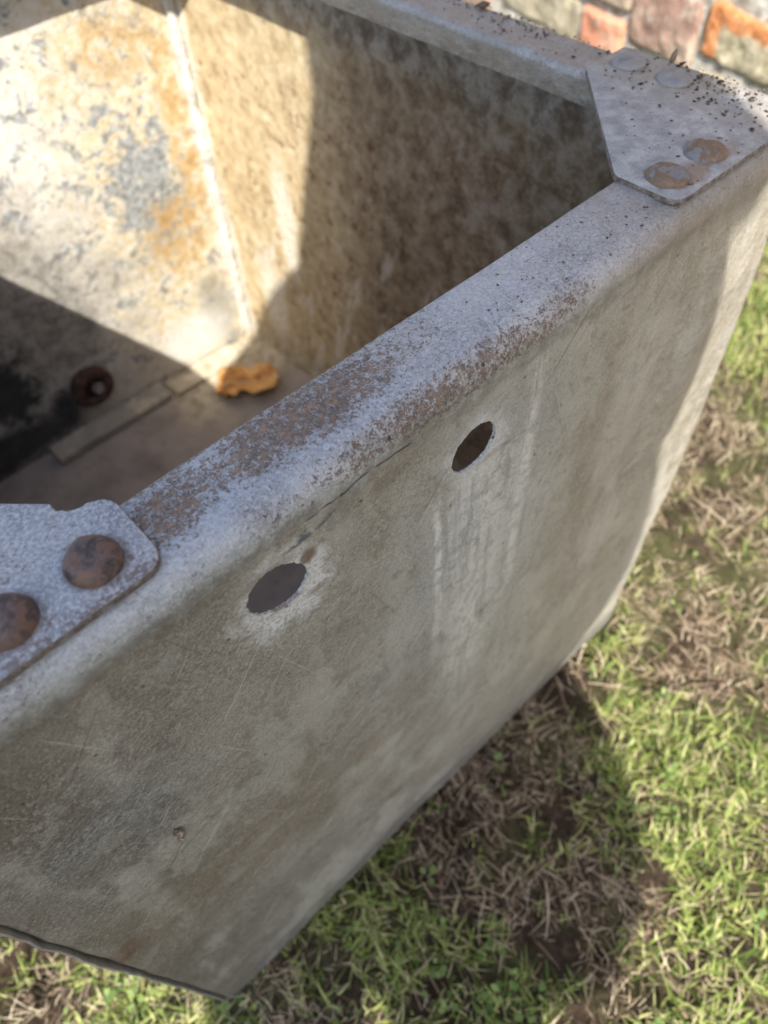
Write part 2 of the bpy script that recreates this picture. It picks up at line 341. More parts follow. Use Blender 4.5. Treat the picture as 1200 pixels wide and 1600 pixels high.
def mat_floor():
    s = Sh('silted_floor', 0.9, 0.25)
    n18 = s.noise(16, 5, 0.6); n60 = s.noise(70, 5, 0.7)
    c = s.ramp(n18, [(0.3, (0.19, 0.16, 0.142)), (0.5, (0.27, 0.23, 0.205)), (0.7, (0.34, 0.295, 0.255))])
    c = s.mix(s.step(n60, 0.56, 0.7, 0, 0.4), c, (0.08, 0.065, 0.06))
    far = s.step(s.M('ADD', s.x, s.mul(n18, 0.06)), 0.34, 0.40)
    c = s.mix(s.mul(far, s.step(s.y, 0.50, 0.58)), c, s.mix(s.step(n60, 0.4, 0.6), (0.27, 0.225, 0.16), (0.44, 0.38, 0.29)))
    nb = s.bump(n60, 0.0012)
    return s.done(c, 0.9, nb)

def mat_simple(name, stops, scale=60, rough=0.8, bumpd=0.0006, bs=200, spec=0.3, isl=False, sub=0.0, second=None):
    s = Sh(name, rough, spec)
    f = s.noise(scale, 4, 0.65)
    if isl:
        g = s.n.new('ShaderNodeNewGeometry'); f = s.M('ADD', s.mul(g.outputs['Random Per Island'], 0.8), s.mul(f, 0.2))
    c = s.ramp(f, stops)
    if second: c = s.mix(s.step(s.noise(second[0], 4, 0.6), second[1], second[2]), c, second[3])
    nb = s.bump(s.noise(bs, 4, 0.7), bumpd) if bumpd else None
    return s.done(c, None, nb)

def mat_leafy(name, stops, trans=0.35):
    s = Sh(name, 0.55, 0.35)
    g = s.n.new('ShaderNodeNewGeometry')
    f = s.M('ADD', s.mul(g.outputs['Random Per Island'], 0.65), s.mul(s.noise(12, 3, 0.6), 0.35))
    c = s.ramp(f, stops)
    s.put(s.b.inputs['Base Color'], c)
    tr = s.n.new('ShaderNodeBsdfTranslucent'); s.l.new(c, tr.inputs[0])
    mx = s.n.new('ShaderNodeMixShader'); mx.inputs[0].default_value = trans
    s.l.new(s.b.outputs[0], mx.inputs[1]); s.l.new(tr.outputs[0], mx.inputs[2])
    s.l.new(mx.outputs[0], s.n['Material Output'].inputs['Surface'])
    return s.m

def mat_gusset():
    s = Sh('gusset_zinc', spec=0.45)
    x, y, z = s.x, s.y, s.z
    n25 = s.noise(32, 5, 0.6); n90 = s.noise(110, 5, 0.65); n400 = s.noise(620, 5, 0.78); n1k = s.noise(1300, 3, 0.75)
    c = s.ramp(n25, [(0.3, (0.22, 0.235, 0.26)), (0.46, (0.30, 0.315, 0.34)), (0.60, (0.38, 0.39, 0.405)), (0.75, (0.28, 0.27, 0.26))])
    c = s.mix(s.step(n400, 0.45, 0.58, 0, 0.8), c, (0.60, 0.605, 0.605))
    c = s.mix(s.step(n1k, 0.55, 0.70), c, (0.17, 0.16, 0.155))
    right = s.step(x, 0.30, 0.36)
    flat = s.ramp(n90, [(0.34, (0.20, 0.19, 0.175)), (0.5, (0.285, 0.275, 0.26)), (0.64, (0.40, 0.385, 0.36))])
    c = s.mix(s.mul(right, 0.82), c, flat)
    c = s.mix(s.step(n1k, 0.60, 0.70, 0, 0.8), c, (0.13, 0.12, 0.11))
    outer = s.mul(s.step(x, W-0.055, W-0.02), s.step(n25, 0.36, 0.56))
    c = s.mix(s.mul(outer, 0.6), c, (0.29, 0.25, 0.19))
    # rust staining round the rivets near the front right corner
    ru = s.mx(s.blob(x, W-GUS+R0+0.008, 0.011, y, 0.0145, 0.008, n90, 0.7, 0.4), s.mul(s.blob(x, W-GUS+R0+RS+0.004, 0.010, y, 0.018, 0.010, n90, 0.8, 0.5), 0.55))
    c = s.mix(s.mul(ru, 0.75), c, s.mix(n400, (0.17, 0.10, 0.06), (0.34, 0.24, 0.16)))
    # rust grain on the left plate, along the outer edge
    msk = s.mx(s.mul(s.step(y, 0.018, 0.006), s.step(x, 0.0, 0.05)), s.mul(s.step(n25, 0.44, 0.60), 0.7), s.mul(s.blob(x, 0.045, 0.03, y, 0.06, 0.02, n90, 0.6, 0.6), 0.8))
    rs = s.mul(rust_speckle(s, s.mul(msk, s.M('SUBTRACT', 1.0, right)), 600, 0.53, 0.62), 0.8)
    c = s.mix(s.mul(rs, s.M('SUBTRACT', 1.0, s.mul(right, 0.8))), c, (0.17, 0.12, 0.09))
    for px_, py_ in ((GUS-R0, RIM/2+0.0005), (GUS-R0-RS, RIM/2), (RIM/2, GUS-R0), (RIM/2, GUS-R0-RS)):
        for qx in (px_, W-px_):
            ring = s.blob(x, qx, 0.0108, y, py_, 0.0108, n90, 0.35, 0.10)  # rusty ring round each rivet, with contact shade painted in
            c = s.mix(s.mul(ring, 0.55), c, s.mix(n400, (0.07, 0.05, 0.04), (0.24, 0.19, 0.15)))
    nb = s.bump(n90, 0.0005); nb = s.bump(s.M('ADD', n400, s.mul(rs, -0.6)), 0.00024, prev=nb); nb = s.bump(n1k, 0.0001, prev=nb)
    return s.done(c, s.M('ADD', 0.45, s.mul(n90, 0.25)), nb, 0.1)

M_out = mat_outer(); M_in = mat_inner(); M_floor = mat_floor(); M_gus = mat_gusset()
M_edge = mat_simple('rusty_edge', [(0.3, (0.07, 0.05, 0.04)), (0.5, (0.16, 0.13, 0.11)), (0.7, (0.30, 0.28, 0.26))], 300)
def mat_rivet(name, stops, sc_=90):
    s = Sh(name, 0.6, 0.45)
    n = s.noise(sc_, 5, 0.7); f = s.noise(900, 3, 0.7)
    c = s.ramp(n, stops); c = s.mix(s.step(f, 0.58, 0.7, 0, 0.5), c, (0.27, 0.22, 0.19))
    nb = s.bump(s.noise(260, 4, 0.7), 0.0007); nb = s.bump(f, 0.0002, prev=nb)
    return s.done(c, 0.55, nb, 0.15)
M_riv_rust = mat_rivet('rusty_rivet', [(0.34, (0.045, 0.030, 0.026)), (0.45, (0.10, 0.066, 0.055)), (0.53, (0.155, 0.105, 0.088)), (0.60, (0.21, 0.105, 0.055)), (0.66, (0.14, 0.09, 0.07)), (0.72, (0.24, 0.21, 0.19))], 200)
M_riv_zinc = mat_rivet('zinc_rivet', [(0.35, (0.17, 0.175, 0.18)), (0.5, (0.24, 0.24, 0.235)), (0.62, (0.27, 0.24, 0.20)), (0.75, (0.17, 0.12, 0.08))], 130)
M_riv_mud = mat_rivet('muddy_rivet', [(0.36, (0.16, 0.165, 0.17)), (0.44, (0.21, 0.205, 0.20)), (0.50, (0.17, 0.11, 0.07)), (0.7, (0.25, 0.17, 0.11))], 75)

# ------------------------------------------------------------ the tank
tank = bpy.data.objects.new('water_tank', None); C.objects.link(tank)
tag(tank, 'old open galvanised metal tank with riveted corner plates and two holes in its front', 'tank')

def bend(p):
    """round the right bottom edge and dent the sheet"""
    x, y, z = p
    u = (x-(W-RB))/RB; v = (RB-z)/RB
    if u > 0 and v > 0:
        k = max(u, v)/math.hypot(u, v); x = W-RB+u*RB*k; z = RB-v*RB*k
    return x, y, z

def dents(x, y, z, nx, ny):
    """low swells of the sheet along its outward normal"""
    k = min(1.0, max(0.0, (H-0.02-z)/0.06))
    if k <= 0: return 0.0
    d = 0.0022*fbm((x, y, z), 7, 2) + 0.0007*fbm((x+3, y, z), 26, 2)
    d += 0.0100*math.sin(math.pi*min(1, max(0, z/H)))*math.exp(-((x-W)/0.05)**2)*math.exp(-(max(0, y-0.05)/0.2)**2)*max(nx, 0)
    d += 0.0030*math.exp(-((x-0.44)/0.02)**2-((z-0.43)/0.09)**2)*(-min(ny, 0)) - 0.0035*math.exp(-((x-0.415)/0.018)**2-((z-0.36)/0.10)**2)*(-min(ny, 0))
    return d*k

def path():
    """points round the outside: position, normal, sharp inner-corner flag"""
    P = []
    rc = {0: 0.005, 1: 0.013, 2: 0.010, 3: 0.010}
    cs = [(0, 0, -1, -1), (W, 0, 1, -1), (W, D, 1, 1), (0, D, -1, 1)]
    for i in range(4):
        x0, y0, sx, sy_ = cs[i]; r = rc[i]
        cx, cy_ = x0-sx*r, y0-sy_*r
        a0 = [math.pi, -math.pi/2, 0, math.pi/2][i]
        for k in range(7):
            a = a0 + math.pi/2*k/6
            P.append((cx+r*math.cos(a), cy_+r*math.sin(a), math.cos(a), math.sin(a), (x0, y0, sx, sy_)))
        x1, y1, sx1, sy1 = cs[(i+1) % 4]; r1 = rc[(i+1) % 4]
        A = Vector((P[-1][0], P[-1][1])); nx, ny = [(0, -1), (1, 0), (0, 1), (-1, 0)][i]
        if i == 0: B = Vector((W-r1, 0))
        elif i == 1: B = Vector((W, D-r1))
        elif i == 2: B = Vector((r1, D))
        else: B = Vector((0, r1))
        t = 0.0; L = (B-A).length; ts = []
        while True:
            X = A.x + (B.x-A.x)*t/L
            st = 0.0016 if (i == 0 and 0.115 < X < 0.29) else (0.004 if i < 2 else 0.008)
            t += st
            if t > L-0.001: break
            ts.append(t)
        for t in ts:
            q = A + (B-A)*(t/L); P.append((q.x, q.y, nx, ny, None))
    return P
P = path(); NP = len(P)
rf = 0.012; th = 0.0015
zs = [0.0]
while zs[-1] < H-rf-0.0015:
    zs.append(zs[-1] + (0.0016 if 0.445 < zs[-1] < 0.494 else 0.005))
zs = [z for z in zs if z < H-rf-0.0008]
prof = [('o', 0.0, z) for z in zs] + [('o', rf-rf*math.cos(a), H-rf+rf*math.sin(a)) for a in [math.pi/2*k/7 for k in range(8)]]
nf = 9
prof += [('o', rf+(RIM-0.004-rf)*k/nf, H) for k in range(1, nf+1)]
prof += [('o', RIM-0.004+0.004*math.sin(a), H-0.004+0.004*math.cos(a)) for a in [math.pi/2*k/5 for k in range(1, 6)]]
prof += [('o', RIM, H-0.009), ('o', RIM, H-LIP), ('o', RIM-th, H-LIP-0.0005), ('o', RIM-th, H-0.006), ('o', RIM-0.007, H-th)]
n_out = len(prof)
prof += [('i', rf-(rf-th)*math.cos(a), H-rf+(rf-th)*math.sin(a)) for a in [math.pi/2*(1-k/4) for k in range(4)]]
zin = [H-rf] + [H-0.02-i*0.008 for i in range(int((H-0.03)/0.008))] + [0.0035]
prof += [('i', th, z) for z in zin]
verts = np.zeros((len(prof)*NP, 3), dtype=np.float64)
for j, (kd, off, z) in enumerate(prof):
    for i, (x, y, nx, ny, cor) in enumerate(P):
        if cor and off > th+0.001:
            x0, y0, sx, sy_ = cor
            f = min(1.0, off/0.014)
            px, py = x-nx*min(off, 0.004), y-ny*min(off, 0.004)
            # slide towards the mitred inner corner
            tx, ty = x0-sx*off, y0-sy_*off
            px, py = px+(tx-px)*f, py+(ty-py)*f
        else:
            px, py = x-nx*off, y-ny*off
        d = dents(x, y, z, nx, ny)
        if kd == 'o' and off >= rf:
            d = 0
            zz = z + 0.0009*fbm((px, py, 0), 14, 2)*min(1.0, (off-rf)/0.010)
        else: zz = z
        px += nx*d; py += ny*d
        if z < H-0.03 and abs(ny+1) < 1e-3:      # raised burr round the holes
            for cx, cz in ((0.1485, 0.4735), (0.2535, 0.467)):
                r = math.hypot(x-cx, z-cz)
                py -= 0.0006*math.exp(-((r-0.0128)/0.0035)**2)*(0.8+0.5*noise.noise(Vector((x, z, 0))*180))
        verts[j*NP+i] = bend((px, py, zz))
ii = np.arange(NP); i2 = (ii+1) % NP
faces = []; mi = []
for j in range(len(prof)-1):
    faces.append(np.stack([j*NP+ii, j*NP+i2, (j+1)*NP+i2, (j+1)*NP+ii], 1))
    mi += [0 if j < n_out-3 else 1]*NP
# close the bottom edge between outer and inner sheet
j = len(prof)-1
faces.append(np.stack([j*NP+ii, j*NP+i2, i2, ii], 1)); mi += [0]*NP
shell = from_np('tank_walls', verts, np.concatenate(faces), [M_out, M_in], tank, True, mi)
# punch the two holes through
bm = bmesh.new()
for cx, cz, rx, rz, sd in ((0.1483, 0.4738, 0.0136, 0.0133, 1), (0.2535, 0.467, 0.0134, 0.0132, 7)):
    N = 120; rings = []
    for yy in (-0.012, 0.012):
        rings.append([bm.verts.new((cx+math.cos(a)*rx*k, yy, cz+math.sin(a)*rz*k)) for a, k in
                      [(2*math.pi*q/N, 1+(0.085 if sd == 1 else 0.0)*math.cos(2*(2*math.pi*q/N-math.radians(132)))+0.03*noise.noise(Vector((math.cos(2*math.pi*q/N)*5, math.sin(2*math.pi*q/N)*5, sd)))+0.025*noise.noise(Vector((math.cos(2*math.pi*q/N)*13, math.sin(2*math.pi*q/N)*13, sd+3)))+0.055*noise.noise(Vector((math.cos(2*math.pi*q/N)*31, math.sin(2*math.pi*q/N)*31, sd+5)))) for q in range(N)]])
    for q in range(N): bm.faces.new((rings[0][q], rings[0][(q+1) % N], rings[1][(q+1) % N], rings[1][q]))
    bm.faces.new(rings[0][::-1]); bm.faces.new(rings[1])
bmesh.ops.recalc_face_normals(bm, faces=bm.faces[:])
me = bpy.data.meshes.new('cut'); bm.to_mesh(me); bm.free(); me.materials.append(M_out)
co = bpy.data.objects.new('cut', me); C.objects.link(co)
md = shell.modifiers.new('b', 'BOOLEAN'); md.object = co; md.operation = 'DIFFERENCE'; md.solver = 'EXACT'
dg = bpy.context.evaluated_depsgraph_get()
nm = bpy.data.meshes.new_from_object(shell.evaluated_get(dg))
shell.modifiers.clear(); old = shell.data; shell.data = nm
bpy.data.meshes.remove(old); bpy.data.objects.remove(co)
auto_smooth(shell, 50)

# floor of the tank
def grid(x0, x1, y0, y1, nx, ny, zf):
    X = np.linspace(x0, x1, nx); Y = np.linspace(y0, y1, ny); v = []
    for y in Y:
        for x in X: v.append(zf(x, y))
    a = np.arange(nx*ny).reshape(ny, nx)
    f = np.stack([a[:-1, :-1].ravel(), a[:-1, 1:].ravel(), a[1:, 1:].ravel(), a[1:, :-1].ravel()], 1)
    return v, f
def fz(x, y):
    z = 0.0045 + 0.0015*fbm((x, y, 2), 9, 2)
    u = x-(W-RB)
    if u > 0: z += RB-math.sqrt(max(0, RB*RB-min(u, RB-0.004)**2))
    return (x, y, z)
v, f = grid(0.003, W-0.004, 0.003, D-0.003, 90, 100, fz)
from_np('tank_floor', v, f, M_floor, tank)
v, f = grid(0.004, W-RB, 0.004, D-0.004, 3, 3, lambda x, y: (x, y, -0.0015))
from_np('tank_underside', v, f, M_out, tank)

def plate(name, pts, z0, t, mat, parent, rnd=0.004, warp=0.0, sub=0):
    """flat plate with an outline, rounded top edge"""
    bm = bmesh.new()
    vs = [bm.verts.new((p[0], p[1], z0)) for p in pts]
    f = bm.faces.new(vs)
    r = bmesh.ops.extrude_face_region(bm, geom=[f])
    for q in r['geom']:
        if isinstance(q, bmesh.types.BMVert): q.co.z += t
    top = [fc for fc in bm.faces if all(abs(v.co.z-z0-t) < 1e-6 for v in fc.verts)][0]
    te = [e for e in top.edges]
    bmesh.ops.bevel(bm, geom=te, offset=min(t*0.45, 0.0012), segments=2, affect='EDGES', profile=0.5)
    o = bm_obj(name, bm, [mat, M_edge], parent); auto_smooth(o, 28)
    for pf in o.data.polygons:
        if abs(pf.normal.z) < 0.5: pf.material_index = 1
    return o

def round_poly(pts, rad, n=6):
    out = []
    L = len(pts)
    for i in range(L):
        p0, p1, p2 = Vector(pts[i-1]), Vector(pts[i]), Vector(pts[(i+1) % L])
        r = rad[i] if isinstance(rad, (list, tuple)) else rad
        if r <= 0: out.append(tuple(p1)); continue
        a = (p0-p1).normalized(); b = (p2-p1).normalized()
        for k in range(n+1):
            t = k/n; q = (p1+a*r)*(1-t)**2 + p1*2*t*(1-t) + (p1+b*r)*t*t
            out.append(tuple(q))
    return out

def rivet(x, y, z, r, h, mat, parent, sd=0, squash=1.0):
    bm = bmesh.new(); N = 40; K = 9
    rings = []
    for k in range(K+1):
        a = math.pi/2*k/K; rr = r*math.cos(a)**0.55; zz = h*math.sin(a)**1.0
        if k == 0: rr = r*1.0; zz = -0.0008
        ring = []
        for q in range(N):
            th_ = 2*math.pi*q/N
            nn = 1+0.05*noise.noise(Vector((math.cos(th_)*1.5+sd, math.sin(th_)*1.5, 0)))
            dz = 0.0009*noise.noise(Vector((rr*math.cos(th_)*210+sd, rr*math.sin(th_)*210, sd)))+0.0003*noise.noise(Vector((rr*math.cos(th_)*700+sd, rr*math.sin(th_)*700, sd)))
            ring.append(bm.verts.new((x+rr*nn*math.cos(th_), y+rr*nn*squash*math.sin(th_), z+zz+(dz if k else 0))))
        rings.append(ring)
    for k in range(K):
        for q in range(N): bm.faces.new((rings[k][q], rings[k][(q+1) % N], rings[k+1][(q+1) % N], rings[k+1][q]))
    bmesh.ops.remove_doubles(bm, verts=rings[-1], dist=0.0006)
    return bm_obj('rivet', bm, mat, parent)

GT = 0.0028; G0 = H+0.0004
def gusset(ix, iy):
    """ix, iy 0 or 1: which corner. local coordinates measured from the corner inwards"""
    mg = 0.0035
    pts = [(mg, mg), (GUS, 0.0065), (GUS, RIM-0.001), (RIM-0.001, GUS), (mg, GUS)]
    rad = [0.010, 0.009, 0.004, 0.004, 0.004]
    if (ix, iy) == (0, 0):
        pts[1] = (GUS+0.0025, 0.0055); pts[2] = (GUS+0.0025, RIM-0.001)
    if (ix, iy) == (0, 0):   # broken notch in the inner edge of the plate by the camera
        a = Vector((GUS, RIM-0.001)); b = Vector((RIM-0.001, GUS)); d = b-a
        nrm = Vector((-d.y, d.x)).normalized()*-1
        if nrm.dot(Vector((1, 1))) > 0: nrm = -nrm
        seq = [(0.065, 0.0), (0.073, 0.0014), (0.090, 0.0024), (0.110, 0.0033), (0.128, 0.0029), (0.146, 0.0031), (0.160, 0.0018), (0.172, 0.0003)]
        pp = round_poly(pts, rad)
        # insert the notch between corner 2 and corner 3
        k = 7*3
        pp = pp[:k] + [tuple(a+d*t+nrm*q) for t, q in seq] + pp[k:]
        pp = [(q[0], q[1]) for q in pp]
    else: pp = round_poly(pts, rad)
    if (ix, iy) == (1, 0):
        pp = round_poly([(mg, mg), (GUS, 0.0045), (GUS, RIM-0.001), (RIM-0.001, GUS), (mg, GUS)], [0.010, 0.009, 0.003, 0.004, 0.004])
    def tr(p): return (W-p[0] if ix else p[0], D-p[1] if iy else p[1])
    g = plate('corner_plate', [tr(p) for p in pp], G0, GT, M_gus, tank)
    rv = [(GUS-R0, RIM/2+0.0005), (GUS-R0-RS, RIM/2), (RIM/2, GUS-R0), (RIM/2, GUS-R0-RS)]
    for k, q in enumerate(rv):
        p = tr(q)
        if (ix, iy) == (1, 0): mat = M_riv_mud if k < 2 else M_riv_zinc; r, h = (0.0102, 0.0032) if k < 2 else (0.0098, 0.0022)
        else: mat = M_riv_rust; r, h = 0.0093, 0.0064
        rivet(p[0], p[1], G0+GT, r, h, mat, g, sd=k*3.7+ix*11+iy*5)
    return g
g00 = gusset(0, 0); g00['label'] = 'corner plate with two rusty round rivets and a broken notch in its inner edge'
g10 = gusset(1, 0); g10['label'] = 'corner plate strewn with dirt crumbs, with flat grey and muddy rivets'
gusset(1, 1); gusset(0, 1)
# rusty torn bit of flange under the notch
v = []
bm = bmesh.new()
pts = [(GUS-0.002, RIM-0.006), (GUS-0.020, RIM+0.020), (GUS-0.030, RIM+0.026), (GUS-0.04, RIM+0.014), (GUS-0.026, RIM-0.004)]
plate('torn_flange', round_poly([(0.107, 0.034), (0.1125, 0.0438), (0.1085, 0.0470), (0.1065, 0.0500), (0.1022, 0.0540), (0.0960, 0.0470)], 0.0012, 3), H-0.0035, 0.0028, M_edge, tank)
bm.free()

# raised lime and weld bead in the back right corner
bm = bmesh.new(); N = 12; K = 90; rg = []
for k in range(K+1):
    z = 0.02+(H-0.05)*k/K; x0 = W-0.006; y0 = D-0.006
    xb, yb, zb = bend((x0, y0, z))
    r = 0.0068+0.0026*fbm((0, 0, z), 45, 3)
    rg.append([bm.verts.new((xb+r*math.cos(2*math.pi*q/N)+0.0012*fbm((q, 0, z), 60, 2), yb+r*math.sin(2*math.pi*q/N), zb)) for q in range(N)])
for k in range(K):
    for q in range(N): bm.faces.new((rg[k][q], rg[k][(q+1) % N], rg[k+1][(q+1) % N], rg[k+1][q]))
M_lime = mat_simple('lime_bead', [(0.36, (0.34, 0.32, 0.28)), (0.47, (0.46, 0.44, 0.39)), (0.6, (0.56, 0.55, 0.51))], 75, 0.9, 0.003, 110)
bm_obj('weld_bead', bm, M_lime, tank)

# strap lying along the back of the floor
def box_warp(name, x0, x1, y0, y1, z0, t, mat, parent, n=24, amp=0.0015, sd=0):
    bm = bmesh.new()
    bmesh.ops.create_grid(bm, x_segments=n, y_segments=4, size=0.5)
    for q in bm.verts:
        q.co = Vector((x0+(q.co.x+0.5)*(x1-x0), y0+(q.co.y+0.5)*(y1-y0), z0+t))
    r = bmesh.ops.extrude_face_region(bm, geom=bm.faces[:])
    for q in r['geom']:
        if isinstance(q, bmesh.types.BMVert): q.co.z -= t
    for q in bm.verts:
        q.co.z += amp*fbm((q.co.x+sd, q.co.y, 0), 12, 2); q.co.y += amp*0.8*fbm((q.co.x, sd, 0), 16, 2)
    o = bm_obj(name, bm, mat, parent); auto_smooth(o, 40); return o
M_strap = mat_simple('silted_strap', [(0.3, (0.22, 0.20, 0.175)), (0.5, (0.30, 0.275, 0.235)), (0.7, (0.38, 0.34, 0.28))], 30, 0.9, 0.001, 120,
                     second=(40, 0.50, 0.62, (0.42, 0.36, 0.28)))
box_warp('floor_strap', 0.180, 0.345, 0.605, 0.637, 0.0065, 0.0090, M_strap, tank)
M_ledge = mat_simple('limed_ledge', [(0.36, (0.30, 0.25, 0.175)), (0.5, (0.42, 0.355, 0.26)), (0.64, (0.50, 0.45, 0.36))], 60, 0.9, 0.001, 120)
box_warp('floor_ledge', 0.352, 0.462, 0.604, 0.637, 0.0050, 0.0045, M_ledge, tank, sd=5)

# rusty outlet fitting on the back wall
fx, fzz = 0.262, 0.066
M_fit = mat_simple('rusty_fitting', [(0.3, (0.03, 0.016, 0.013)), (0.5, (0.06, 0.032, 0.024)), (0.7, (0.13, 0.09, 0.07))], 90, 0.8, 0.001, 200)
def lathe_y(name, prof_, mat, parent, cx, cz, N=40, sides=None):
    bm = bmesh.new(); rings = []
    for r, y in prof_:
        ring = []
        for q in range(N):
            a = 2*math.pi*q/N; k = 1.0
            if sides: k = math.cos(math.pi/sides)/math.cos((a % (2*math.pi/sides))-math.pi/sides)
            ring.append(bm.verts.new((cx+r*k*math.cos(a), y, cz+r*k*math.sin(a))))
        rings.append(ring)
    for k in range(len(rings)-1):
        for q in range(N): bm.faces.new((rings[k][q], rings[k][(q+1) % N], rings[k+1][(q+1) % N], rings[k+1][q]))
    bm.faces.new(rings[-1])
    o = bm_obj(name, bm, mat, parent); auto_smooth(o, 35); return o
ft = lathe_y('outlet_fitting', [(0.027, D-0.002), (0.027, D-0.012), (0.024, D-0.015), (0.016, D-0.015), (0.015, D-0.003), (0.002, D-0.003)], M_fit, tank, fx, fzz)
lathe_y('lock_nut', [(0.0085, D-0.003), (0.0085, D-0.011), (0.007, D-0.013), (0.001, D-0.013)], mat_simple('pale_nut', [(0.4, (0.16, 0.12, 0.10)), (0.6, (0.34, 0.31, 0.28))], 120), ft, fx+0.006, fzz-0.005, sides=6)  # nut set off centre, its pale colour stands in for a highlight

# folded corner seam down the left of the front wall, gaping low down
bm = bmesh.new(); K = 120; rg = []
for k in range(K+1):
    z = 0.003+(H-0.022)*k/K
    g = 0.0018*math.exp(-((z-0.285)/0.022)**2)
    j = 0.0004*fbm((0, 0, z), 60, 2)
    x0 = -0.0005-g*0.9+j-dents(0.0, 0.003, z, -1, 0)
    rg.append([bm.verts.new(c) for c in ((x0+0.0002, 0.012, z), (x0-0.0009, 0.010, z), (x0-0.0011, 0.0015, z), (x0-0.0007, -0.0005+j, z), (x0+0.0002, -0.0004+j, z), (x0+0.0004, 0.003, z))])
for k in range(K):
    for q in range(6): bm.faces.new((rg[k][q], rg[k][(q+1) % 6], rg[k+1][(q+1) % 6], rg[k+1][q]))
bm.faces.new(rg[0]); bm.faces.new(rg[-1])
o = bm_obj('corner_seam', bm, mat_simple('dark_zinc', [(0.3, (0.22, 0.215, 0.205)), (0.5, (0.31, 0.30, 0.285)), (0.7, (0.42, 0.41, 0.38))], 80, 0.6), tank); auto_smooth(o, 40)

# scab of lifted coating on the front wall
bm = bmesh.new()
pts = [(0, 0.0052), (0.0018, 0.003), (0.0022, -0.0005), (0.0012, -0.0045), (-0.0003, -0.0058), (-0.0016, -0.003), (-0.0019, 0.001), (-0.0008, 0.0035)]
c0 = bm.verts.new((0.0662, -0.0032, 0.3555)); vs = [bm.verts.new((0.066+a*1.0, -0.0002-0.0022*(0.5+0.5*math.sin(i*1.9)), 0.355+b)) for i, (a, b) in enumerate(pts)]
vb = [bm.verts.new((v_.co.x*0.999+0.00006, v_.co.y+0.0009, v_.co.z)) for v_ in vs]
for q in range(8): bm.faces.new((vs[q], vs[(q+1) % 8], c0)); bm.faces.new((vs[q], vs[(q+1) % 8], vb[(q+1) % 8], vb[q]))
for q in bm.verts: q.co = Vector((0.066+(q.co.x-0.066)*1.5, q.co.y*1.25, 0.355+(q.co.z-0.355)*1.5))
bm_obj('lifted_flake', bm, mat_simple('flake', [(0.42, (0.09, 0.07, 0.055)), (0.52, (0.22, 0.17, 0.13)), (0.62, (0.45, 0.38, 0.31))], 260), tank, False)

# ------------------------------------------------------------ dry leaf on the tank floor
def mat_leaf():
    s = Sh('dry_leaf', 0.6, 0.3)
    n = s.noise(45, 6, 0.7); n2 = s.noise(160, 4, 0.7)
    c = s.ramp(n, [(0.34, (0.16, 0.06, 0.02)), (0.45, (0.40, 0.18, 0.05)), (0.56, (0.58, 0.31, 0.10)), (0.7, (0.66, 0.44, 0.20))])
    rib = s.M('ABSOLUTE', s.y)
    c = s.mix(s.step(rib, 0.0016, 0.0006), c, (0.55, 0.38, 0.20))
    vn = s.n.new('ShaderNodeTexWave'); s.l.new(s.rotscl((0, 0, math.radians(35)), (1, 1, 1)), vn.inputs[0]); vn.inputs['Scale'].default_value = 45; vn.inputs['Distortion'].default_value = 1.5
    c = s.mix(s.step(vn.outputs['Fac'], 0.85, 0.97, 0, 0.5), c, (0.24, 0.10, 0.03))
    return s.done(c, None, s.bump(s.M('ADD', n2, s.mul(vn.outputs['Fac'], 0.5)), 0.0012))
leaf_v, leaf_f = [], []
nl, nw = 22, 10
for i in range(nl+1):
    t = i/nl
    for j in range(nw+1):
        s_ = (j/nw-0.5)*2
        wd = 0.030*math.sin(math.pi*min(1, t*0.92+0.06))**0.45*(1-0.28*math.exp(-((t-0.50)/0.07)**2))*(1+0.10*math.sin(t*40)*(1 if s_ > 0 else 0.6))
        lx = (t-0.5)*0.085; ly = s_*wd*(1+0.12*noise.noise(Vector((t*6, s_, 1))))
        lz = 0.008+0.008*abs(s_)**2.5*(0.6+0.6*math.sin(t*6+s_*2))+0.004*noise.noise(Vector((t*7, s_*2.5, 4)))+0.006*(t-0.5)-0.002*math.exp(-(s_/0.12)**2)
        leaf_v.append((lx, ly, lz))
for i in range(nl):
    for j in range(nw):
        a = i*(nw+1)+j; leaf_f.append((a, a+1, a+nw+2, a+nw+1))
lf = from_np('dry_leaf', leaf_v, leaf_f, mat_leaf())
lf.location = (0.430, 0.548, 0.010); lf.rotation_euler = (0.05, -0.04, math.radians(-47))
md = lf.modifiers.new('t', 'SOLIDIFY'); md.thickness = 0.0006
tag(lf, 'curled orange brown dry leaf lying on the floor inside the tank', 'leaf')

# ------------------------------------------------------------ crumbs of soil on the rim
def scatter_lumps(name, places, mat, parent=None):
    V, F = [], []; b = 0
    base = np.array([(0, 0, 1), (0.9, 0, .3), (.25, .85, .3), (-.75, .5, .3), (-.7, -.55, .25), (.3, -.8, .3), (.0, 0, -.6)])
    tri = [(0, 1, 2), (0, 2, 3), (0, 3, 4), (0, 4, 5), (0, 5, 1), (6, 2, 1), (6, 3, 2), (6, 4, 3), (6, 5, 4), (6, 1, 5)]
    for (x, y, z, sx, sy_, sz) in places:
        a = rng.uniform(0, 6.283); c, s_ = math.cos(a), math.sin(a)
        q = base*(1+rng.uniform(-0.35, 0.35, base.shape))*np.array((sx, sy_, sz))
        V.append(np.stack([x+q[:, 0]*c-q[:, 1]*s_, y+q[:, 0]*s_+q[:, 1]*c, z+q[:, 2]], 1)); F.append(np.array(tri)+b); b += 7
    return from_np(name, np.concatenate(V), np.concatenate(F), mat, parent, False)
M_crumb = mat_simple('soil_crumb', [(0.2, (0.03, 0.022, 0.016)), (0.5, (0.09, 0.065, 0.045)), (0.9, (0.20, 0.15, 0.10))], isl=True, bumpd=0.0)
pl = []
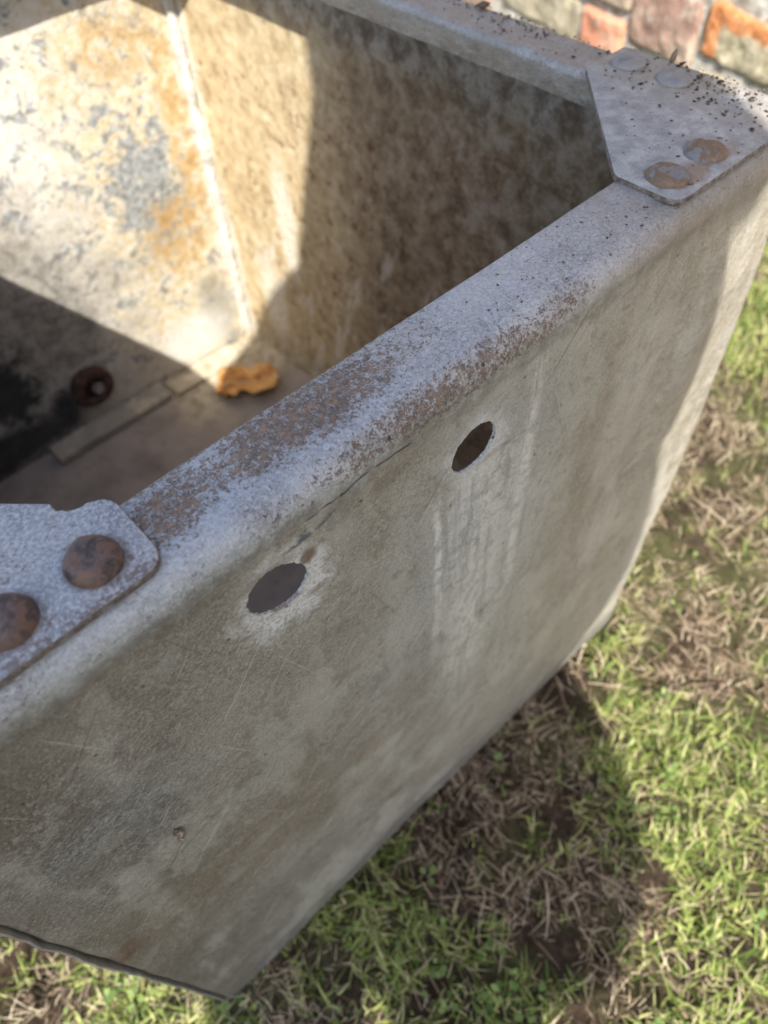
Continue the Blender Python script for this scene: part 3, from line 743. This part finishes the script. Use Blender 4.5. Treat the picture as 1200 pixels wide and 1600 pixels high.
for _ in range(1500):
    # right rim, thick towards the outer edge
    y = rng.uniform(0.0, 0.60); t = rng.beta(1.3, 2.4)*RIM; x = W-0.001-t
    dens = 0.5+0.9*noise.noise(Vector((x*30, y*14, 3)))+(0.25 if y < 0.16 else 0.2)
    if rng.uniform() > dens: continue
    on = y < GUS-0.001
    z = (G0+GT if on else H)
    e = max(0.0, 0.008-t)/0.008
    z -= 0.009*(1-math.sqrt(1-e*e)) if not on else 0
    s_ = rng.lognormal(-7.55, 0.55)
    pl.append((x, y, z+s_*0.3, s_*1.5, s_, s_*0.7))
for _ in range(420):
    x = W-rng.uniform(0.004, 0.11); y = rng.uniform(0.006, 0.11)
    if (W-x)+y > GUS+RIM-0.01: continue
    if rng.uniform() > 0.25+0.75*math.exp(-(W-x)/0.04): continue
    s_ = rng.lognormal(-7.5, 0.4); pl.append((x, y, G0+GT+s_*0.3, s_*1.6, s_*0.8, s_*0.6))
for _ in range(60):
    x = rng.uniform(0.27, 0.39); y = rng.uniform(0.008, RIM-0.003); s_ = rng.lognormal(-7.7, 0.35); pl.append((x, y, H+s_*0.3, s_*1.4, s_, s_*0.6))
pl = [q for q in pl if min(q[3:5]) > 0]
tag(scatter_lumps('dirt_crumbs', pl, M_crumb), 'dark crumbs of soil scattered over the right rim and corner plate', 'dirt', kind='stuff')
# one pointed seed standing up at the outer edge
bm = bmesh.new()
bmesh.ops.create_icosphere(bm, subdivisions=2, radius=1.0)
for q in bm.verts:
    k = 1-0.35*q.co.z; q.co = Vector((q.co.x*0.0022*k, q.co.y*0.0016*k, 0.0035+q.co.z*0.0036))
o = bm_obj('seed_husk', bm, M_crumb); o.location = (W-0.0045, 0.0855, G0+GT-0.0006); o.rotation_euler = (0.15, 0.2, 0.4)
tag(o, 'pointed black seed husk standing up on the outer edge of the right rim', 'seed')

# ------------------------------------------------------------ ground
def gz(x, y): return GZ + 0.012*fbm((x, y, 0), 5, 3) + 0.012*fbm((x, y, 5), 24, 3)
def gmat():
    s = Sh('soil', 0.95, 0.2)
    n = s.noise(9, 5, 0.6); n2 = s.noise(90, 5, 0.75); n3 = s.noise(2.2, 4, 0.6)
    c = s.ramp(n2, [(0.3, (0.018, 0.012, 0.008)), (0.5, (0.05, 0.034, 0.023)), (0.7, (0.12, 0.08, 0.052))])
    c = s.mix(s.step(n, 0.46, 0.60, 0, 0.5), c, s.mix(n2, (0.05, 0.065, 0.02), (0.12, 0.13, 0.05)))
    d = s.M('SQRT', s.M('ADD', s.mul(s.x, s.x), s.mul(s.y, s.y)))
    far = s.step(d, 2.5, 6.0)
    c = s.mix(far, c, s.mix(n3, (0.06, 0.085, 0.03), (0.14, 0.15, 0.06)))
    nb = s.bump(n2, 0.006); nb = s.bump(s.noise(300, 4, 0.7), 0.002, prev=nb)
    return s.done(c, None, nb)
def ax(lo, hi, step_, far):
    a = list(np.arange(lo, hi, step_)); st = step_; x = hi
    while x < far: a.append(x); st *= 1.5; x += st
    a.append(far); x = lo; st = step_*1.5; b = []
    while x-st > -far: x -= st; b.append(x); st *= 1.5
    return [-far]+b[::-1]+a
X = ax(-0.5, 1.7, 0.012, 600); Y = ax(-0.7, 1.3, 0.012, 600)
v = [(x, y, gz(x, y) if (-3 < x < 4 and -3 < y < 4) else GZ) for y in Y for x in X]
a = np.arange(len(X)*len(Y)).reshape(len(Y), len(X))
f = np.stack([a[:-1, :-1].ravel(), a[:-1, 1:].ravel(), a[1:, 1:].ravel(), a[1:, :-1].ravel()], 1)
tag(from_np('ground', v, f, gmat()), kind='structure')

# wall line: passes through (1.30, 0.40), running along WD
WP = Vector((1.27, 0.36, 0)); WD = Vector((0.20, 0.98, 0)).normalized(); WN = Vector((-WD.y, WD.x, 0))  # WN points to the tank
def front_of_wall(x, y): return (Vector((x, y, 0))-WP).dot(WN) > 0.0

def blades(name, n, region, len_r, wid_r, lean_r, mat, dens=None, segs=3, curl=0.6, inside=0.015, flatz=0.0, tuft=1, droop=0.35):
    pos = []
    x0, x1, y0, y1 = region
    while len(pos) < n:
        xs = rng.uniform(x0, x1, 4000); ys = rng.uniform(y0, y1, 4000)
        for x, y in zip(xs, ys):
            if inside < x < W-inside-0.04 and inside < y < D-inside: continue
            if not front_of_wall(x, y): continue
            if dens is not None and rng.uniform() > dens(x, y): continue
            pos.append((x, y, gz(x, y)))
            if len(pos) >= n: break
    p = np.array(pos); n = len(p)
    if tuft > 1:      # gather the blades into tufts round shared roots
        root = p[(rng.beta(1, 1.6, n)*(n//tuft)).astype(int)]
        p = root + np.concatenate([rng.normal(0, 0.0045, (n, 2)), np.zeros((n, 1))], 1)
    az = rng.uniform(0, 2*np.pi, n); L = len_r[0]+(len_r[1]-len_r[0])*rng.beta(1.3, 2.6, n); wd = wid_r[0]+(wid_r[1]-wid_r[0])*rng.beta(1.3, 2.6, n); le = rng.uniform(*lean_r, n)
    d = np.stack([np.cos(az), np.sin(az)], 1); s_ = np.stack([-np.sin(az), np.cos(az)], 1)
    cv = rng.uniform(-curl, curl, n)
    V = np.zeros((n, (segs+1)*2, 3))
    ang = np.pi/2-le; hx = np.zeros(n); hz = np.zeros(n); side = np.zeros(n)
    for k in range(segs+1):
        t = k/segs; w = wd*(1-t**1.6*0.88)*(0.75+0.25*min(1, t*4))*0.5
        for q, sg in enumerate((-1, 1)):
            V[:, k*2+q, 0] = p[:, 0]+d[:, 0]*hx+s_[:, 0]*(sg*w+side)
            V[:, k*2+q, 1] = p[:, 1]+d[:, 1]*hx+s_[:, 1]*(sg*w+side)
            V[:, k*2+q, 2] = np.maximum(p[:, 2]+hz+flatz, p[:, 2]+0.0015)
        st = L/segs; hx = hx+np.cos(ang)*st; hz = hz+np.sin(ang)*st; side = side+cv*st*t*0.8
        ang = ang-rng.uniform(0.0, droop, n)
    base = (np.arange(n)*(segs+1)*2)[:, None]
    F = np.concatenate([base+np.array([[2*k, 2*k+1, 2*k+3, 2*k+2]]) for k in range(segs)], 0)
    return from_np(name, V.reshape(-1, 3), F, mat)
def gd(x, y):   # where it is green
    v_ = 0.5+0.9*noise.noise(Vector((x*6.5, y*6.5, 1.3)))+0.45*noise.noise(Vector((x*19, y*19, 7)))
    v_ += 0.25*math.exp(-((x-0.42)/0.12)**2-((y+0.04)/0.12)**2)+0.25*math.exp(-((x+0.08)/0.12)**2-((y-0.1)/0.15)**2)
    v_ -= 0.35*math.exp(-((x-0.75)/0.2)**2-((y-0.05)/0.15)**2)
    v_ -= 0.30*math.exp(-((x-0.62)/0.22)**2-((y-0.10)/0.22)**2)+0.35*math.exp(-((x-0.24)/0.07)**2-((y+0.16)/0.07)**2)+0.25*math.exp(-((x-0.30)/0.10)**2-((y+0.06)/0.08)**2)
    return min(1.0, max(0.08, (v_-0.27)*2.1))
def dd(x, y): return min(1.0, max(0.12, 1.1-gd(x, y)))*(1.0 if noise.noise(Vector((x*16, y*16, 31))) > -0.22 else 0.15)
M_green = mat_leafy('grass_green', [(0.12, (0.05, 0.08, 0.02)), (0.33, (0.15, 0.23, 0.045)), (0.50, (0.33, 0.42, 0.10)), (0.66, (0.54, 0.58, 0.20)), (0.80, (0.70, 0.62, 0.38)), (0.94, (0.50, 0.37, 0.22))])
M_straw = mat_leafy('dead_grass', [(0.12, (0.06, 0.038, 0.024)), (0.35, (0.22, 0.155, 0.10)), (0.55, (0.48, 0.37, 0.245)), (0.8, (0.74, 0.63, 0.45))], 0.2)
near = (-0.45, 1.55, -0.60, 1.15)
tag(blades('grass', 100000, near, (0.006, 0.036), (0.0006, 0.0031), (0.1, 1.40), M_green, gd, tuft=7), 'short green grass growing round the tank', 'grass', kind='stuff')
tag(blades('dead_grass', 75000, near, (0.004, 0.036), (0.0004, 0.0014), (0.7, 1.55), M_straw, dd, segs=3, curl=0.5, flatz=0.002), 'pale dead grass and thatch lying on the soil', 'dead grass', kind='stuff')
def ring_d(x, y): return 0.0 if (near[0] < x < near[1] and near[2] < y < near[3]) else min(1, max(0.1, gd(x, y)+0.2))
tag(blades('outer_grass', 26000, (-3.0, 2.2, -3.0, 3.2), (0.02, 0.05), (0.003, 0.007), (0.3, 1.2), M_green, ring_d, segs=2), 'thin lawn grass further out around the tank', 'grass', kind='stuff')

# small broad leaves of clover and weeds
def leaflets(name, n, mat):
    V, F = [], []; b = 0; c = 0
    while c < n:
        x = rng.uniform(near[0], near[1]); y = rng.uniform(near[2], near[3])
        if 0 < x < W-0.03 and 0.0 < y < D or not front_of_wall(x, y): continue
        if rng.uniform() > gd(x, y)*max(0, 0.4+1.5*noise.noise(Vector((x*11, y*11, 21)))): continue
        c += 1; z = gz(x, y)+rng.uniform(0.006, 0.022)
        for k in range(rng.integers(2, 5)):
            a = rng.uniform(0, 6.283); L = rng.uniform(0.004, 0.0085); w = L*rng.uniform(0.55, 0.9); up = rng.uniform(-0.2, 0.6)
            dx, dy = math.cos(a), math.sin(a)
            q = [(0, 0, 0), (.35*L, .42*w, .1*L), (.75*L, .45*w, .12*L), (L, 0, .0), (.75*L, -.45*w, .12*L), (.35*L, -.42*w, .1*L)]
            V += [(x+(l_+0.002)*dx-s_*dy, y+(l_+0.002)*dy+s_*dx, z+(l_)*up+h_) for l_, s_, h_ in q]
            F.append([b+i for i in range(6)]); b += 6
    return from_np(name, V, F, mat)
M_clover = mat_leafy('weed_leaves', [(0.1, (0.08, 0.14, 0.035)), (0.5, (0.17, 0.26, 0.07)), (0.9, (0.33, 0.42, 0.15))])
tag(leaflets('clover_leaves', 1300, M_clover), 'small round green clover and weed leaves among the grass', 'weeds', kind='stuff')
pl = []
for _ in range(9000):
    x = rng.uniform(near[0], near[1]); y = rng.uniform(near[2], near[3])
    if not front_of_wall(x, y) or (0.02 < x < W-0.05 and 0.02 < y < D): continue
    if rng.uniform() > dd(x, y): continue
    s_ = rng.lognormal(-5.9, 0.45); pl.append((x, y, gz(x, y)+s_*0.3, s_, s_*0.8, s_*0.7))
M_clod = mat_simple('soil_clods', [(0.2, (0.035, 0.024, 0.016)), (0.6, (0.10, 0.065, 0.042)), (0.9, (0.22, 0.155, 0.105))], isl=True, bumpd=0.002, bs=300)
tag(scatter_lumps('soil_clods', pl, M_clod), 'brown crumbs and clods of bare soil between the grass', 'soil', kind='stuff')
# longer dry stalks
tag(blades('dry_stalks', 700, near, (0.03, 0.08), (0.0010, 0.0022), (1.2, 1.5), M_straw, dd, segs=6, curl=1.0, flatz=0.008), 'longer pale dry stalks lying over the grass', 'dry stalks', kind='stuff')

# ------------------------------------------------------------ brick wall
wall_root = bpy.data.objects.new('brick_wall', None); C.objects.link(wall_root)
tag(wall_root, 'old wall of orange and pink bricks and buff stones behind the tank', 'wall')
def wp(u, z, out): return WP + WD*u + WN*out + Vector((0, 0, z))
V, F, MI = [], [], []
def unit(u0, u1, z0, z1, mt, st):
    L = u1-u0; hgt = z1-z0; nx_ = max(4, int(L/st)); nz_ = max(3, int(hgt/st)); out = random.uniform(0.006, 0.014); b = len(V); sd = random.uniform(0, 99)
    tl, tr2 = random.uniform(-0.004, 0.004), random.uniform(-0.004, 0.004)
    for i in range(nx_+1):
        for j in range(nz_+1):
            fu = i/nx_; fv = j/nz_; uu = u0+fu*L; zv = z0+fv*hgt
            ed = min(fu, 1-fu)*L; ev = min(fv, 1-fv)*hgt
            dr = 0.013*(math.exp(-ed/0.0018)+math.exp(-ev/0.0018))
            o_ = out-dr+0.004*noise.noise(Vector((uu*14, zv*14, sd)))+0.0030*noise.noise(Vector((uu*45, zv*45, sd)))+0.0014*noise.noise(Vector((uu*130, zv*130, sd)))
            V.append(wp(uu+0.005*noise.noise(Vector((uu*24, zv*24, sd+3)))*(1 if ed < 0.02 else 0.3), zv+tl*fu+tr2*(1-fu)+0.005*noise.noise(Vector((uu*24, zv*24, sd+9)))*(1 if ev < 0.02 else 0.3), o_))
    for i in range(nx_):
        for j in range(nz_):
            a = b+i*(nz_+1)+j; F.append((a, a+nz_+1, a+nz_+2, a+1)); MI.append(mt)
for q in ((-0.150, 0.116, 0.171, 0.2475, 4), (0.128, 0.268, 0.146, 0.243, 1), (0.276, 0.384, 0.108, 0.174, 5), (0.392, 0.615, 0.102, 0.174, 2), (0.276, 0.615, 0.184, 0.243, 3), (0.124, 0.268, 0.098, 0.137, 2), (-0.150, 0.115, 0.098, 0.160, 2)):
    unit(*q, 0.0035)
z = GZ-0.062
while z < 1.7:
    hgt = 0.074 if z < 0.26 else random.choice((0.068, 0.074, 0.080, 0.105, 0.075)); u = -2.2+random.uniform(0, 0.2)
    if 0.08 < z < 0.19: hgt = 0.077
    while u < 4.0:
        L = random.choice((0.11, 0.22, 0.22, 0.17, 0.26))*random.uniform(0.9, 1.05)
        mt = random.choices((0, 1, 2, 3, 5), (2, 4, 4, 3, 1))[0]
        if not (u+L > -0.15 and u < 0.62 and z+hgt > 0.10 and z < 0.25):
            unit(u+0.006, u+L-0.006, z+0.005, z+hgt-0.005, mt, 0.008 if (-0.4 < u < 1.0 and z < 0.5) else 0.016)
        u += L
    z += hgt
def mbrick(name, cols, k=0.0):
    s = Sh(name, 0.9, 0.2)
    n = s.noise(11, 5, 0.6); n2 = s.noise(70, 5, 0.7)
    c = s.ramp(n, [(0.32, cols[0]), (0.5, cols[1]), (0.66, cols[2])])
    c = s.mix(s.step(n2, 0.52, 0.64, 0, 0.6), c, (0.36, 0.31, 0.24))
    c = s.mix(s.step(s.noise(25, 5, 0.7), 0.54, 0.66, 0, 0.7), c, (0.15, 0.125, 0.095))
    c = s.mix(s.step(s.noise(38, 6, 0.75), 0.56, 0.64, 0, 0.55), c, (0.42, 0.38, 0.31))
    return s.done(c, None, s.bump(n2, 0.004))
def morange():
    s = Sh('half_limed_brick', 0.9, 0.2)
    n2 = s.noise(70, 5, 0.7); n = s.noise(18, 5, 0.65)
    o_ = s.ramp(n2, [(0.32, (0.30, 0.11, 0.045)), (0.5, (0.50, 0.205, 0.08)), (0.66, (0.55, 0.31, 0.16))])
    bf = s.ramp(n2, [(0.32, (0.19, 0.165, 0.11)), (0.5, (0.38, 0.335, 0.225)), (0.66, (0.50, 0.44, 0.32))])
    f = s.mul(s.step(s.M('ADD', s.z, s.mul(s.M('SUBTRACT', n, 0.5), 0.06)), 0.232, 0.220), s.step(s.M('ADD', s.y, s.mul(s.M('SUBTRACT', n, 0.5), 0.03)), 0.448, 0.440))
    return s.done(s.mix(f, o_, bf), None, s.bump(n2, 0.004))
wm = [mbrick('orange_brick', ((0.42, 0.13, 0.045), (0.55, 0.20, 0.065), (0.62, 0.29, 0.12))),
      mbrick('pink_brick', ((0.18, 0.11, 0.085), (0.29, 0.18, 0.14), (0.37, 0.275, 0.21))),
      mbrick('buff_stone', ((0.18, 0.155, 0.105), (0.31, 0.27, 0.19), (0.42, 0.37, 0.27))),
      mbrick('brown_stone', ((0.20, 0.15, 0.11), (0.30, 0.23, 0.17), (0.40, 0.31, 0.23))), morange(),
      mbrick('soft_red_brick', ((0.44, 0.19, 0.12), (0.56, 0.26, 0.16), (0.58, 0.33, 0.23)))]
from_np('bricks', [tuple(q) for q in V], F, wm, wall_root, True, MI)
V, F = [], []
us = np.arange(-2.3, 4.1, 0.02); zz_ = np.arange(GZ-0.08, 1.72, 0.02)
for u in us:
    for z in zz_: V.append(tuple(wp(u, z, 0.002+0.005*noise.noise(Vector((u*30, z*30, 0))))))
nz_ = len(zz_)
for i in range(len(us)-1):
    for j in range(nz_-1): a = i*nz_+j; F.append((a, a+nz_, a+nz_+1, a+1))
b = len(V)
for (u, z, o_) in ((-2.3, GZ-0.08, 0.0), (4.08, GZ-0.08, 0.0), (4.08, 1.70, 0.0), (-2.3, 1.70, 0.0)):
    V.append(tuple(wp(u, z, -0.002))); V.append(tuple(wp(u, z, -0.22)))
F += [(b+1, b+3, b+5, b+7), (b, b+1, b+7, b+6), (b+2, b+4, b+5, b+3), (b+6, b+7, b+5, b+4)]
M_mortar = mat_simple('lime_mortar', [(0.36, (0.20, 0.175, 0.14)), (0.48, (0.36, 0.33, 0.28)), (0.62, (0.54, 0.51, 0.45))], 45, 0.95, 0.004, 120)
from_np('mortar', V, F, M_mortar, wall_root, True)

# ------------------------------------------------------------ the photographer, whose shadow falls on the tank
PB = Vector((-0.268, -0.387, 0)); PF = Vector((0.63, 0.777, 0)).normalized(); PR = Vector((0.777, -0.63, 0)).normalized()
def pp_(fr, rt, z): return PB + PF*fr + PR*rt + Vector((0, 0, z))
PC = CAM - RGT*0.020 - UPV*0.055 - FWD*0.0085        # centre of the phone
def skin(name, chains, mat, parent, root=0, sub=2):
    """chains: list of [(key or point, radius or (rx, ry)), ...]; a string key joins chains"""
    vs, rad, ed, keys = [], [], [], {}
    for ch in chains:
        prev = None
        for it in ch:
            if isinstance(it, str): i = keys[it]
            else:
                k = it[2] if len(it) > 2 else None
                i = len(vs); vs.append(tuple(it[0])); r = it[1]; rad.append(r if isinstance(r, tuple) else (r, r))
                if k: keys[k] = i
            if prev is not None: ed.append((prev, i))
            prev = i
    me = bpy.data.meshes.new(name); me.from_pydata(vs, ed, [])
    o = bpy.data.objects.new(name, me); C.objects.link(o); me.materials.append(mat)
    md = o.modifiers.new('skin', 'SKIN'); md.use_smooth_shade = True
    for i, q in enumerate(me.skin_vertices[0].data):
        q.radius = rad[i]; q.use_root = (i == root)
    sb = o.modifiers.new('sub', 'SUBSURF'); sb.levels = sb.render_levels = sub
    if parent: o.parent = parent
    return o
M_skin = mat_simple('skin', [(0.3, (0.55, 0.33, 0.24)), (0.7, (0.62, 0.39, 0.29))], 40, 0.5, 0.0)
M_coat = mat_simple('navy_coat', [(0.3, (0.02, 0.03, 0.055)), (0.7, (0.035, 0.05, 0.085))], 60, 0.85, 0.001, 400)
M_jean = mat_simple('dark_jeans', [(0.3, (0.03, 0.035, 0.05)), (0.7, (0.05, 0.06, 0.085))], 80, 0.9, 0.001, 500)
M_boot = mat_simple('brown_boots', [(0.3, (0.05, 0.03, 0.02)), (0.7, (0.08, 0.05, 0.035))], 50, 0.6)
M_hair = mat_simple('brown_hair', [(0.3, (0.05, 0.03, 0.02)), (0.7, (0.10, 0.06, 0.04))], 150, 0.6, 0.002, 300)
def hand_chain(sg):
    side = PC + RGT*(sg*0.040) - UPV*0.012 - FWD*0.012       # palm beside the phone
    wr = pp_(0.355, 0.12+sg*0.062, 0.705)
    ch = [['elb%d' % sg, (wr, (0.026, 0.021)), (wr*0.45+(side-UPV*0.03)*0.55, (0.027, 0.018)), (side-UPV*0.012+RGT*sg*0.004, (0.026, 0.015), 'palm%d' % sg)]]
    for k, (up, ln) in enumerate(((0.026, 0.9), (0.008, 1.0), (-0.010, 0.95), (-0.027, 0.78))):
        b = side + UPV*up + RGT*sg*0.006
        ch.append(['palm%d' % sg, (b+FWD*0.006, 0.0095), (b+FWD*0.020-RGT*sg*0.002, 0.0088), (b+FWD*0.028-RGT*sg*0.014*ln, 0.0080), (b+FWD*0.0275-RGT*sg*0.027*ln, 0.0070)])
    b = side - UPV*0.028
    ch.append(['palm%d' % sg, (b-FWD*0.008, 0.0125), (b-FWD*0.013+UPV*0.02-RGT*sg*0.010, 0.0105), (b-FWD*0.0125+UPV*0.036-RGT*sg*0.022, 0.0088)])
    return ch
head = pp_(0.215, 0.05, 1.375)
HF = (PF*0.80 - Vector((0, 0, 0.60))).normalized(); HR = PR.copy(); HU = HR.cross(HF).normalized()
ch = [[(pp_(-0.06, 0.035, 0.84), (0.09, 0.07), 'pel'), (pp_(-0.02, 0.045, 0.95), (0.09, 0.065)), (pp_(0.06, 0.03, 1.08), (0.10, 0.06), 'chest'), (pp_(0.118, 0.01, 1.18), (0.07, 0.05), 'nb'), (pp_(0.155, 0.015, 1.255), (0.048, 0.05)),
       (head-HU*0.055+HF*0.01, (0.060, 0.066)), (head, (0.073, 0.086)), (head+HU*0.065-HF*0.008, (0.066, 0.078)), (head+HU*0.092-HF*0.01, (0.035, 0.045))]]
for sg in (-1, 1):
    ch.append(['nb', (pp_(0.125, sg*0.145, 1.165), (0.055, 0.055)), (pp_(0.165, sg*0.18, 1.05), (0.043, 0.043)), (pp_(0.205, 0.02+sg*0.165, 0.915), (0.036, 0.036), 'elb%d' % sg)])
    ch += hand_chain(sg)
    ch.append(['pel', (pp_(-0.045, 0.02+sg*0.062, 0.74), (0.052, 0.052)), (pp_(-0.01, 0.02+sg*0.075, 0.43), (0.055, 0.058)), (pp_(-0.03, 0.03+sg*0.07, 0.28), (0.052, 0.055)), (pp_(-0.06, 0.035+sg*0.07, 0.06), (0.034, 0.038)), (pp_(0.06, 0.035+sg*0.075, -0.005), (0.036, 0.025))])
person = skin('person', ch, M_skin, None)
tag(person, 'person in a hooded navy coat leaning forward, holding a phone over the tank', 'person')
# coat
ch = [[(pp_(-0.09, 0.055, 0.58), (0.20, 0.14), 'hem'), (pp_(-0.07, 0.065, 0.68), (0.225, 0.14)), (pp_(-0.06, 0.05, 0.755), (0.19, 0.13)), (pp_(-0.05, 0.035, 0.83), (0.150, 0.12)), (pp_(-0.02, 0.045, 0.90), (0.18, 0.12)), (pp_(0.00, 0.068, 0.97), (0.225, 0.12)), (pp_(0.06, 0.04, 1.09), (0.200, 0.112)), (pp_(0.118, 0.005, 1.185), (0.105, 0.085), 'nb'), (pp_(0.145, 0.012, 1.225), (0.066, 0.066))]]
for sg in (-1, 1):
    wr = pp_(0.355, 0.12+sg*0.062, 0.705)
    ch.append(['nb', (pp_(0.120, sg*0.145, 1.155), (0.070, 0.068)), (pp_(0.165, 0.01+sg*0.185, 1.05), (0.056, 0.056)), (pp_(0.205, 0.03+sg*0.175, 0.915), (0.054, 0.054)), (pp_(0.29, 0.07+sg*0.105, 0.80), (0.042, 0.042)), (wr+(pp_(0.29, 0.07+sg*0.105, 0.80)-wr)*0.12, (0.036, 0.034))])
skin('coat', ch, M_coat, person)
for sg in (-1, 1):
    skin('trouser_leg', [[(pp_(-0.055, 0.02+sg*0.065, 0.80), (0.09, 0.09)), (pp_(-0.03, 0.01+sg*0.078, 0.60), (0.080, 0.085)), (pp_(-0.01, 0.02+sg*0.075, 0.43), (0.068, 0.070)), (pp_(-0.03, 0.03+sg*0.07, 0.25), (0.064, 0.064)), (pp_(-0.058, 0.035+sg*0.07, 0.06), (0.058, 0.058))]], M_jean, person)
    skin('boot', [[(pp_(-0.06, 0.035+sg*0.07, 0.13), (0.046, 0.05)), (pp_(-0.062, 0.035+sg*0.07, 0.03), (0.042, 0.046), 'h'), (pp_(0.02, 0.035+sg*0.073, 0.0), (0.042, 0.036)), (pp_(0.10, 0.035+sg*0.078, -0.008), (0.043, 0.028)), (pp_(0.14, 0.035+sg*0.08, -0.012), (0.030, 0.020))],
                  ['h', (pp_(-0.09, 0.035+sg*0.07, -0.008), (0.034, 0.026))]], M_boot, person)
skin('hood', [[(pp_(0.09, 0.065, 1.15), (0.205, 0.10)), (pp_(0.12, 0.070, 1.22), (0.185, 0.11)), (pp_(0.155, 0.070, 1.29), (0.150, 0.115)), (head+HR*0.030-HF*0.055-HU*0.01, (0.110, 0.085)), (head+HR*0.036+HU*0.07-HF*0.055, (0.098, 0.080)), (head+HR*0.034+HU*0.125-HF*0.05, (0.066, 0.055))]], M_coat, person)
skin('hair', [[(head+HF*0.03+HU*0.095, (0.045, 0.03)), (head+HU*0.085-HF*0.03, (0.078, 0.06)), (head+HU*0.02-HF*0.06, (0.082, 0.055)), (head-HU*0.07-HF*0.065, (0.072, 0.035)), (head-HU*0.12-HF*0.055, (0.05, 0.025))]], M_hair, person)
def ball(name, c, r, mat, sc3=(1, 1, 1)):
    bm = bmesh.new(); bmesh.ops.create_uvsphere(bm, u_segments=20, v_segments=12, radius=r)
    mm = Matrix((HR, HF, HU)).transposed()
    for q in bm.verts: q.co = mm @ Vector((q.co.x*sc3[0], q.co.y*sc3[1], q.co.z*sc3[2])) + Vector(c)
    return bm_obj(name, bm, mat, person)
M_eye = mat_simple('eye', [(0.4, (0.75, 0.73, 0.70)), (0.6, (0.8, 0.78, 0.75))], 20, 0.2, 0.0)
M_iris = mat_simple('iris', [(0.4, (0.05, 0.03, 0.02)), (0.6, (0.08, 0.05, 0.03))], 20, 0.2, 0.0)
M_lip = mat_simple('lips', [(0.4, (0.45, 0.17, 0.14)), (0.6, (0.5, 0.2, 0.16))], 20, 0.4, 0.0)
fc = head + HF*0.068
for sg in (-1, 1):
    e = ball('eye', fc+HR*sg*0.030, 0.012, M_eye); i_ = ball('iris', fc+HR*sg*0.030+HF*0.0095-HU*0.003, 0.0048, M_iris); 
    i_.parent = e
    ball('ear', head+HR*sg*0.074-HU*0.01-HF*0.005, 0.024, M_skin, (0.35, 0.6, 1.1))
ball('nose', fc+HF*0.016-HU*0.026, 0.013, M_skin, (0.85, 1.0, 1.5))
ball('mouth', fc+HF*0.003-HU*0.055, 0.014, M_lip, (1.5, 0.6, 0.45))
# phone in both hands
def slab(name, c, hx, hy, hz, mat, parent, bev=0.003):
    bm = bmesh.new(); bmesh.ops.create_cube(bm, size=2.0)
    for q in bm.verts: q.co = Vector((q.co.x*hx, q.co.y*hy, q.co.z*hz))
    bmesh.ops.bevel(bm, geom=[e for e in bm.edges if abs(e.verts[0].co.z-e.verts[1].co.z) > hz], offset=min(hx, hy)*0.25, segments=5, affect='EDGES')
    mm = Matrix((RGT, UPV, -FWD)).transposed()
    for q in bm.verts: q.co = mm @ q.co + c
    o = bm_obj(name, bm, mat, parent); auto_smooth(o, 30); return o
M_ph = mat_simple('phone_black', [(0.4, (0.02, 0.02, 0.022)), (0.6, (0.03, 0.03, 0.033))], 20, 0.25, 0.0)
M_gl = mat_simple('phone_glass', [(0.4, (0.008, 0.008, 0.01)), (0.6, (0.012, 0.012, 0.014))], 20, 0.08, 0.0)
ph = slab('phone', PC, 0.0365, 0.074, 0.0038, M_ph, None)
tag(ph, 'slim black phone held up in both hands above the tank', 'phone')
slab('screen', PC-FWD*0.0040, 0.0345, 0.072, 0.0003, M_gl, ph)
slab('lens_bump', PC+RGT*0.017+UPV*0.054+FWD*0.0044, 0.014, 0.014, 0.0008, M_gl, ph)
